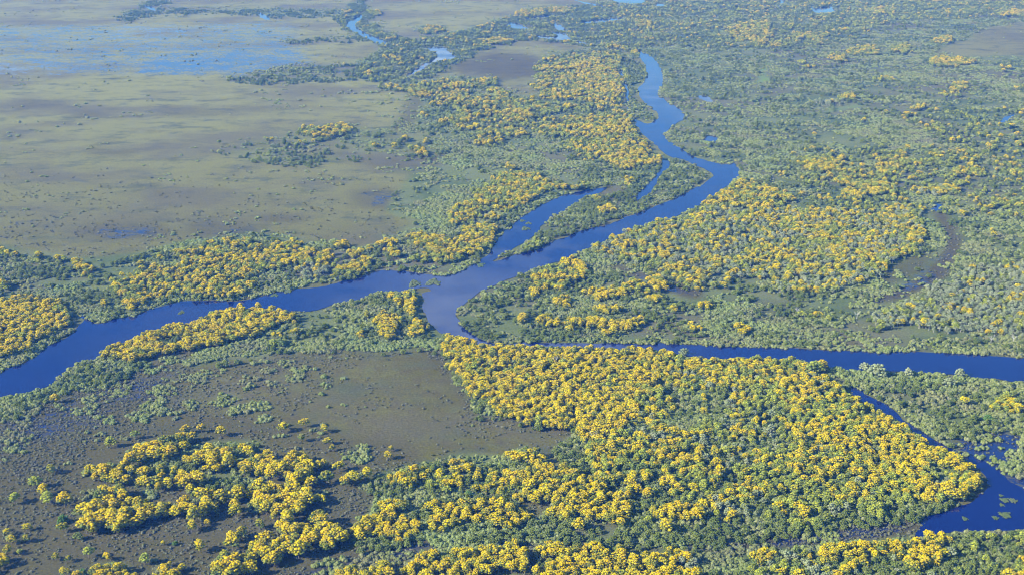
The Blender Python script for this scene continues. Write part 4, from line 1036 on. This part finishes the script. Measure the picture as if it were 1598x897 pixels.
# lone trees of the near meadow: photo place of the crown, crown radius in pixels, kind, label
X3 = lambda c, x, y: t(c, 3, [(x, y)])[0]
X2 = lambda c, x, y: t(c, 2, [(x, y)])[0]
LONE = [
 (X2(0, 340, 680), 9, 'Y', 'small flat-topped yellow tree alone on the left river-bank scrub'),
 (X2(1, 165, 855), 10, 'Y', 'leftmost of the lone yellow trees in the open brown meadow'),
 (X2(1, 300, 830), 8.5, 'Y', 'topmost of the lone yellow trees in the open brown meadow'),
 (X2(1, 425, 868), 7.5, 'Y', 'upright yellow tree right of the topmost lone meadow tree'),
 (X3(1, 280, 30), 7.5, 'Y', 'lone yellow tree below the leftmost pair in the brown meadow'),
 (X3(1, 445, 50), 7.5, 'Y', 'upper tree of the touching yellow pair in the brown meadow'),
 (X3(1, 475, 97), 6, 'Y', 'small lower tree of the touching yellow pair in the meadow'),
 (X3(1, 820, 138), 8, 'Y', 'front tree of the lone yellow pair at the meadow bottom'),
 (X3(1, 838, 103), 5, 'Y', 'small rear tree of the lone yellow pair at the meadow bottom'),
 (X3(1, 515, 205), 10, 'Y', 'yellow tree between the ragged left row and the central grove'),
 (X3(1, 690, 243), 12, 'Y', 'broad yellow tree at the west tip of the upper central row'),
 (X3(1, 435, 268), 13, 'Y', 'wide yellow tree with a green base below the ragged left row'),
 (X2(0, 1155, 868), 9, 'Y', 'olive-yellow tree, leftmost of three in a row over the groves'),
 (X2(0, 1255, 868), 7.5, 'Y', 'yellow tree, middle of three in a row over the groves'),
 (X2(0, 1375, 884), 9.5, 'Y', 'yellow tree, rightmost of three in a row over the groves'),
 (X3(0, 685, 55), 9.5, 'M', 'pale yellow-green tree standing alone left of the upper left grove'),
 (X3(0, 840, 10), 8, 'M', 'pale yellow tree with bare trunk above the upper left grove'),
 (X3(0, 315, 222), 9.5, 'Y', 'dull yellow tree alone beside a dark bush on the left meadow'),
 (X3(0, 215, 305), 11, 'M', 'greenish tree at the top of the four-tree group on the left'),
 (X3(0, 265, 352), 12, 'Y', 'golden tree in the middle of the four-tree group on the left'),
 (X3(0, 290, 400), 12, 'M', 'olive tree at the foot of the four-tree group on the left'),
 (X3(0, 400, 410), 14, 'Y', 'broad golden tree at the right of the four-tree group'),
 (X3(0, 85, 405), 10, 'M', 'lone olive tree at the far left of the meadow'),
 (X3(0, 390, 590), 9, 'Y', 'small yellow tree growing in front of a bright green tree'),
 (X3(0, 165, 588), 7.5, 'Y', 'yellow tree on a thin trunk, highest of the left-edge group'),
 (X3(0, 40, 618), 7.5, 'Y', 'yellow tree at the left edge, top of the leaning line'),
 (X3(0, 70, 665), 8.5, 'Y', 'second yellow tree down the line at the left edge'),
 (X3(0, 160, 660), 7.5, 'Y', 'yellow tree right of the left-edge line above a long shadow'),
 (X3(0, 45, 728), 8.5, 'Y', 'third yellow tree down the line at the left edge'),
 (X3(0, 120, 745), 5.5, 'M', 'small olive tree at the right of the left-edge line'),
 (X3(0, 15, 775), 9, 'Y', 'lowest yellow tree of the line cut by the left edge'),
 (X3(0, 485, 648), 8.5, 'G', 'round dark green tree alone below the long yellow row'),
 (X3(0, 1015, 692), 4.6, 'Y', 'tiny yellow tree beside a tiny green one in open meadow'),
 (X3(0, 1245, 702), 11.5, 'Y', 'lone bright yellow tree with a long shadow near the bottom'),
 (X3(0, 550, 742), 10.5, 'M', 'spreading olive-yellow tree near the bottom left'),
 (X3(0, 345, 773), 7, 'Y', 'small yellow tree low on the left meadow, left of its neighbour'),
 (X3(0, 425, 790), 6, 'Y', 'narrow upright yellow tree low on the left meadow'),
 (X3(0, 665, 770), 8, 'Y', 'tall-trunked yellow tree above the bottom-edge clump'),
 (X3(0, 900, 785), 10, 'M', 'lone yellow-green tree between the bottom-edge clumps'),
 (X3(0, 1055, 820), 5.2, 'Y', 'slim orange-yellow tree just above the bottom edge'),
 (X3(0, 1130, 838), 8, 'Y', 'yellow tree with a green skirt just above the bottom edge'),
 (X3(0, 1195, 578), 10.5, 'Y', 'yellow tree dropping off the lower side of the long row'),
 (X3(0, 1290, 560), 6.5, 'Y', 'small yellow tree right of the one below the long row'),
 (X3(0, 400, 872), 10, 'Y', 'rounded yellow tree at the bottom edge left of a green one'),
 (X3(0, 475, 888), 9.5, 'Y', 'low yellow tree cut by the bottom edge beside a green one'),
 (X3(1, 20, 568), 9.5, 'Y', 'single yellow tree above the big bottom-left clump'),
 (X3(1, 330, 358), 6, 'Y', 'slim yellow tree off the right side of the round grove'),
 (X3(1, 465, 565), 5, 'M', 'small olive tree behind the compact lower left grove'),
 (X3(1, 920, 868), 7.5, 'Y', 'small yellow tree at the bottom edge left of a rounder one'),
 (X3(2, 415, 563), 13, 'Y', 'round golden tree alone in the green below the yellow wedge'),
 (X3(2, 840, 373), 11, 'Y', 'round golden tree in the gap right of the yellow wedge'),
 (X3(2, 955, 573), 14, 'Y', 'broad golden tree in the scrub below its yellow row'),
 (X3(2, 850, 540), 7.5, 'M', 'small olive tree left of the broad golden scrub tree'),
 (X3(2, 1340, 545), 7, 'Y', 'small yellow tree in the green fringe of the big stand'),
 (X3(2, 70, 800), 10, 'Y', 'upper yellow tree of the pair left of the bottom stand'),
 (X3(2, 65, 842), 10, 'Y', 'lower yellow tree of the pair left of the bottom stand'),
 (X3(2, 150, 862), 11, 'Y', 'yellow tree at the bottom edge beside the bottom stand'),
 (X2(2, 240, 810), 9, 'Y', 'brightest yellow tree on the meadow edge of the big stand'),
 (X2(2, 165, 815), 8.5, 'M', 'dull yellow tree left of the brightest stand-edge tree'),
 (X2(1, 1545, 760), 8.5, 'Y', 'small bright yellow tree at the western corner of the big stand'),
 (X3(3, 225, 515), 9, 'Y', 'golden tree pair-mate low on the south fringe of the stand'),
 (X3(3, 378, 530), 10, 'Y', 'right golden tree low on the south fringe of the stand'),
 (X2(3, 290, 478), 14, 'M', 'tall pale yellow tree on the bank at the stand corner'),
 (X2(3, 340, 468), 10, 'Y', 'yellow-topped tree on the river bank at the stand corner'),
 (X2(3, 1230, 693), 9, 'Y', 'lone yellow tree in the scrub flat by the oxbow'),
 (X2(3, 610, 485), 9, 'P', 'pale tree at the near bank of the right river'),
 (X2(3, 690, 505), 14, 'P', 'broad pale grey tree on the near bank of the right river'),
 (X2(3, 880, 525), 9, 'P', 'small pale tree right of the broad one on the near bank'),
 (X2(3, 1200, 522), 9, 'P', 'pale grey tree on the near bank toward the right edge'),
 (X2(3, 1135, 585), 10, 'P', 'thin pale tree in the scrub flat below the right river'),
 (X2(2, 1070, 395), 8, 'P', 'pale tree on the river edge of the big stand'),
 (X3(3, 40, 760), 7, 'Y', 'single yellow tree at the left of the bottom right bank'),
 (X3(3, 90, 868), 8, 'Y', 'low yellow tree in the mixed thicket at the bottom right'),
 (X3(1, 1575, 140), 10, 'Y', 'yellow tree topping the upper central row at its right end'),
]
RAD = {'Y': 4.9, 'M': 4.7, 'G': 4.2, 'P': 4.2}
HGT = {'Y': 6.3, 'M': 6.3, 'G': 3.8, 'P': 3.8}
CATNAME = {'Y': 'yellow_flowering_tree', 'M': 'yellow_flowering_tree', 'G': 'green_tree', 'P': 'pale_tree'}
lone_xy = []
for i, ((cx, cy), r, k, lab) in enumerate(LONE):
    h = HGT[k]
    for _ in range(3):
        X, Y = ground(cx, cy, h)
        s = r / scale_at(float(Y), h) / RAD[k]
        h = HGT[k] * s
    lone_xy.append((float(X), float(Y), RAD[k] * s))
    if k == 'P':
        lf = CROWN['G', i % NV['G']].copy(); lf.materials.clear(); lf.materials.append(M_pale)
        place('G', i % NV['G'], float(X), float(Y), s, random.uniform(0, 6.28), CATNAME[k], lab, 'tree', 'trees standing apart from the stands', leaf=lf)
    else:
        place(k, i % NV[k], float(X), float(Y), s, random.uniform(0, 6.28), CATNAME[k], lab, 'tree', 'trees standing apart from the stands')
# bright green trees
brt = [c.copy() for c in (CROWN['G', 0], CROWN['G', 2])]
for me in brt:
    me.materials.clear(); me.materials.append(M_bright)
for (cx, cy), r, lab in ((X3(0, 390, 548), 9.5, 'bright green tree behind a small yellow one on the left'), (X3(0, 1090, 685), 5, 'tiny bright green tree alone in the open meadow'),
                         (X3(0, 515, 872), 7, 'fresh green tree at the bottom edge between yellow ones'), (X2(3, 1375, 812), 8, 'bright green bushy tree in the scrub flat by the oxbow'),
                         (X3(1, 1325, 385), 7, 'bright green bush at the foot of the upper central row')):
    X, Y = ground(cx, cy, 3.0)
    s = r / scale_at(float(Y), 3.0) / 4.2
    lone_xy.append((float(X), float(Y), 4.2 * s))
    place('G', 0, float(X), float(Y), s, random.uniform(0, 6.28), 'green_tree', lab, 'tree', 'trees standing apart from the stands', leaf=brt[0])

lx = np.array(lone_xy)
for k in 'YMGP':
    a = trees[k]
    keep = np.ones(len(a), bool)
    for x, y, r in lone_xy:
        keep &= (a[:, 0] - x) ** 2 + (a[:, 1] - y) ** 2 > (r * .95) ** 2
    trees[k] = a[keep]

ORD = ['leftmost', 'second from left', 'third from left', 'fourth from left', 'fifth from left', 'sixth from left', 'seventh from left', 'eighth from left', 'ninth from left']
DEP = {1: [''], 2: ['front half', 'back half'], 3: ['front third', 'middle', 'back third'],
       4: ['front row', 'second row', 'third row', 'back row'], 5: ['front row', 'second row', 'third row', 'fourth row', 'back row'],
       6: ['front row', 'second row', 'third row', 'fourth row', 'fifth row', 'back row']}


def singles(kind, cap, name, word, cat):
    a = trees[kind]
    gx, gy = project(a[:, 0], a[:, 1], 3.0)
    inview = (gx > 2) & (gx < 1596) & (gy < 899) & (a[:, 3] > 0)
    size = a[:, 2] * scale_at(a[:, 1])
    size[~inview] = -1
    order = np.argsort(-size)[:cap]
    order = order[size[order] > 0]
    pick = np.zeros(len(a), bool); pick[order] = True
    by = {}
    for i in order:
        by.setdefault(int(a[i, 3]), []).append(int(i))
    for g, ids in by.items():
        phrase = GROVES[g]
        ids.sort(key=lambda i: -gy[i])
        nr = min(6, -(-len(ids) // 8))
        rows = [list(q) for q in np.array_split(ids, nr)]
        for dep, row in zip(DEP[nr], rows):
            row.sort(key=lambda i: gx[i])
            for r_, i in enumerate(row):
                x, y, s, _ = a[i]
                pos = [] if len(row) == 1 else [ORD[min(r_, 8)] if r_ < len(row) - 1 else 'rightmost']
                if dep: pos.append(dep)
                lab = ', '.join([word] + pos) + f' of the {phrase}'
                var = random.randrange(NV[kind]); rot = random.uniform(0, 6.28)
                grp = f'{cat}s: {phrase}'
                if kind == 'S':
                    o = bpy.data.objects.new(name, CROWN[kind, var]); C.objects.link(o)
                    o.location = (x, y, 0); o.rotation_euler = (0, 0, rot); o.scale = (s, s, s * random.uniform(.8, 1.1))
                    o['label'] = lab; o['category'] = cat; o['group'] = grp
                else:
                    place(kind, var, x, y, s, rot, name, lab, cat, grp)
    trees[kind] = a[~pick]


singles('Y', 240, 'yellow_flowering_tree', 'yellow tree', 'tree')
singles('M', 40, 'olive_tree', 'olive tree', 'tree')
singles('G', 160, 'green_tree', 'green tree', 'tree')
singles('S', 150, 'shrub', 'low shrub', 'shrub')


# dead bleached trees
def dead_tree(cx, cy, h, seed, label):
    g = np.random.default_rng(seed)
    X, Y = ground(cx, cy, 0)
    root = bpy.data.objects.new('dead_tree', None); C.objects.link(root); root.location = (float(X), float(Y), 0)
    root['label'] = label; root['category'] = 'tree'; root['group'] = 'bleached dead trees'
    m = MB(); m.limb((0, 0, -.2), (.3, .1, h * .5), .24, .17)
    me = m.mesh('dead_trunk', [M_dead]); o = bpy.data.objects.new('trunk', me); C.objects.link(o); o.parent = root
    for k in range(5):
        m = MB(); a = k * 1.26 + g.uniform(-.4, .4)
        p1 = np.array([.3 + 2.6 * math.cos(a), 2.6 * math.sin(a), h * g.uniform(.75, 1.0)])
        m.limb((.3, .1, h * g.uniform(.35, .5)), p1, .13, .08)
        for _ in range(3):
            m.limb(p1 * g.uniform(.7, 1), p1 + g.uniform(-1.3, 1.3, 3) + np.array([0, 0, .7]), .08, .03, seg=5)
        me = m.mesh('dead_branch', [M_dead]); o = bpy.data.objects.new('branch', me); C.objects.link(o); o.parent = root


dead_tree(*X2(3, 1390, 350), 8, 1, 'white forked dead tree near the right edge above the river')
dead_tree(*X2(3, 1530, 345), 8, 2, 'wider white dead tree at the right edge above the river')
dead_tree(*X2(3, 182, 170), 7, 3, 'white dead trunk by the wet hollow right of the peninsula')
dead_tree(*X2(3, 555, 195), 7, 4, 'white dead tree left of the pale stand')
dead_tree(*X2(2, 262, 490), 9, 5, 'bare white tree among the densest yellow crowns')
dead_tree(*X3(2, 500, 70), 9, 6, 'bare grey trunk at the west side of the big stand')


# floating weed mats
def mat_mb(seed):
    g = np.random.default_rng(seed)
    m = MB()
    for _ in range(46):
        a = g.uniform(0, 6.28); q = math.sqrt(g.uniform(0, 1)) * (.75 + .25 * math.sin(3 * a + seed))
        m.lump((q * math.cos(a), q * math.sin(a), .02), g.uniform(.12, .24), flat=.55 * (1 - .5 * q), r_=g, quads=4)
    return m.mesh('weed_mat', [M_mat])


mat_meshes = [mat_mb(i) for i in range(4)]
MATS = [(X3(3, 1478, 430), 9, 4.5, 'left of the two joined weed mats in the oxbow'), (X3(3, 1530, 432), 7.5, 4.5, 'right of the two joined weed mats in the oxbow'),
        (X3(3, 1455, 402), 5, 2, 'tiny weed mat above the joined mats in the oxbow'), (X3(3, 1460, 460), 4.5, 3, 'small weed mat below the joined mats in the oxbow'),
        (X3(3, 1482, 522), 12, 6, 'largest weed mat in the oxbow'), (X3(3, 1420, 540), 6, 3.5, 'weed mat touching the largest one in the oxbow'),
        (X3(3, 1230, 547), 6, 3.5, 'weed mat near the lower bank of the oxbow'), (X3(3, 1345, 297), 7, 3, 'flat weed mat by the tip of the big stand'),
        (X3(3, 830, 550), 9, 4.5, 'round bush mat in the muddy channel'), (X3(3, 435, 606), 4.5, 2.5, 'small bush mat in the muddy channel'),
        (X2(0, 1130, 158), 6, 3.5, 'pale weed mat alone in the left river arm'), (X2(1, 115, 50), 7, 3, 'lower weed mat off the left river arm bank'),
        (X2(1, 200, 22), 10, 4.5, 'larger weed mat off the left river arm bank'), (X2(1, 30, 25), 10, 4, 'long weed mat hugging the left river arm bank'),
        (t(1, 1, [(985, 876)])[0], 12, 6, 'bushy islet left of the junction'), (t(1, 1, [(1105, 866)])[0], 14, 6, 'bushy islet tip at the junction'),
        (t(1, 1, [(1400, 757)])[0], 8, 4, 'small dark islet off the long wooded point'), (t(2, 1, [(60, 482)])[0], 5, 2, 'upper weed mat in the side channel'),
        (t(2, 1, [(80, 532)])[0], 9, 3, 'lower weed mat in the side channel'), (t(2, 1, [(100, 498)])[0], 6, 2, 'middle weed mat in the side channel'),
        (t(2, 1, [(1300, 107)])[0], 14, 5, 'pale reed bed on the outer bend of the river')]
for i, ((cx, cy), rx, ry, lab) in enumerate(MATS):
    X, Y = ground(cx, cy, .3)
    sc = scale_at(float(Y))
    fs = CAM_H / math.hypot(CAM_H, float(Y))
    o = bpy.data.objects.new('weed_mat', mat_meshes[i % 4]); C.objects.link(o)
    o.location = (float(X), float(Y), .33)
    o.scale = (rx / sc, ry / sc / fs, max(rx / sc, 2.5) * .9)
    o['label'] = lab + ', floating on blue water' if 'islet' not in lab and 'muddy' not in lab and 'reed' not in lab else lab + ', green and low'
    o['category'] = 'weed mat'; o['group'] = 'weed mats and islets in the channels'


# ------------------------------------------------------------------ everything past counting: one object a kind
def scatter(name, kind, label, cat):
    a = trees[kind]
    me = bpy.data.meshes.new(name)
    N = len(a)
    me.vertices.add(N)
    co = np.zeros((N, 3), np.float32); co[:, 0] = a[:, 0]; co[:, 1] = a[:, 1]
    me.vertices.foreach_set('co', co.ravel())
    at = me.attributes.new('rot', 'FLOAT_VECTOR', 'POINT')
    rot = np.zeros((N, 3), np.float32); rot[:, 2] = rng.uniform(0, 6.283, N)
    at.data.foreach_set('vector', rot.ravel())
    at = me.attributes.new('siz', 'FLOAT_VECTOR', 'POINT')
    siz = np.repeat(a[:, 2:3], 3, 1).astype(np.float32); siz[:, 2] *= rng.uniform(.85, 1.12, N)
    if kind == 'S': siz[:, 2] *= 1 + .4 * np.clip((1700 - a[:, 1]) / 500., 0, 1)
    at.data.foreach_set('vector', siz.ravel())
    at = me.attributes.new('var', 'INT', 'POINT')
    at.data.foreach_set('value', rng.integers(0, NV[kind], N).astype(np.int32))
    o = link_obj(name, me, kind='stuff', label=label, cat=cat)
    ng = bpy.data.node_groups.new('scatter_' + name, 'GeometryNodeTree')
    ng.interface.new_socket('Geometry', in_out='INPUT', socket_type='NodeSocketGeometry')
    ng.interface.new_socket('Geometry', in_out='OUTPUT', socket_type='NodeSocketGeometry')
    N_ = ng.nodes; K = ng.links
    gi = N_.new('NodeGroupInput'); go = N_.new('NodeGroupOutput')
    iop = N_.new('GeometryNodeInstanceOnPoints')
    ci = N_.new('GeometryNodeCollectionInfo')
    ci.inputs['Collection'].default_value = PROTO[kind]
    ci.inputs['Separate Children'].default_value = True
    ci.inputs['Reset Children'].default_value = True
    iop.inputs['Pick Instance'].default_value = True

    def na(nm, ty):
        q = N_.new('GeometryNodeInputNamedAttribute'); q.data_type = ty; q.inputs['Name'].default_value = nm
        return q.outputs['Attribute']
    er = N_.new('FunctionNodeEulerToRotation')
    K.new(na('rot', 'FLOAT_VECTOR'), er.inputs[0])
    K.new(gi.outputs[0], iop.inputs['Points']); K.new(ci.outputs[0], iop.inputs['Instance'])
    K.new(na('var', 'INT'), iop.inputs['Instance Index']); K.new(er.outputs[0], iop.inputs['Rotation']); K.new(na('siz', 'FLOAT_VECTOR'), iop.inputs['Scale'])
    K.new(iop.outputs[0], go.inputs[0])
    md = o.modifiers.new('scatter', 'NODES'); md.node_group = ng


scatter('yellow_forest', 'Y', 'mass of yellow-flowering trees over the river plain', 'forest')
scatter('olive_forest', 'M', 'mass of half-flowering olive trees among the stands', 'forest')
scatter('green_forest', 'G', 'mass of green trees over the river plain', 'forest')
scatter('pale_forest', 'P', 'mass of pale slender trees among the right-hand stands', 'forest')
scatter('scrub', 'S', 'low green scrub covering the river plain', 'scrub')
scatter('tussock_grass', 'T', 'small dark grass tussocks dotted over the meadows', 'grass')


# ------------------------------------------------------------------ haze
def haze():
    x, y0, y1, z0, z1 = 175000., -31000., 34000., -1.5, CAM_H + 12.
    v = [(sx * x, y, z) for z in (z0, z1) for y in (y0, y1) for sx in (-1, 1)]
    f = [(0, 2, 3, 1), (4, 5, 7, 6), (0, 1, 5, 4), (2, 6, 7, 3), (0, 4, 6, 2), (1, 3, 7, 5)]
    me = bpy.data.meshes.new('haze'); me.from_pydata(v, [], f)
    m = bpy.data.materials.new('haze_air'); m.use_nodes = True
    nt = m.node_tree; nt.nodes.clear()
    out = nt.nodes.new('ShaderNodeOutputMaterial'); pv = nt.nodes.new('ShaderNodeVolumePrincipled')
    pv.inputs['Color'].default_value = (*HAZE_COLOR, 1)
    pv.inputs['Density'].default_value = HAZE_DENSITY
    pv.inputs['Absorption Color'].default_value = (1, 1, 1, 1)
    pv.inputs['Anisotropy'].default_value = .1
    nt.links.new(pv.outputs[0], out.inputs['Volume'])
    me.materials.append(m)
    link_obj('haze', me, kind='stuff', label='pale blue haze over the whole plain', cat='haze')


haze()
scene.cycles.volume_bounces = 0
scene.cycles.max_bounces = 6
scene.cycles.diffuse_bounces = 3
scene.cycles.transparent_max_bounces = 8
scene.cycles.filter_width = 1.1
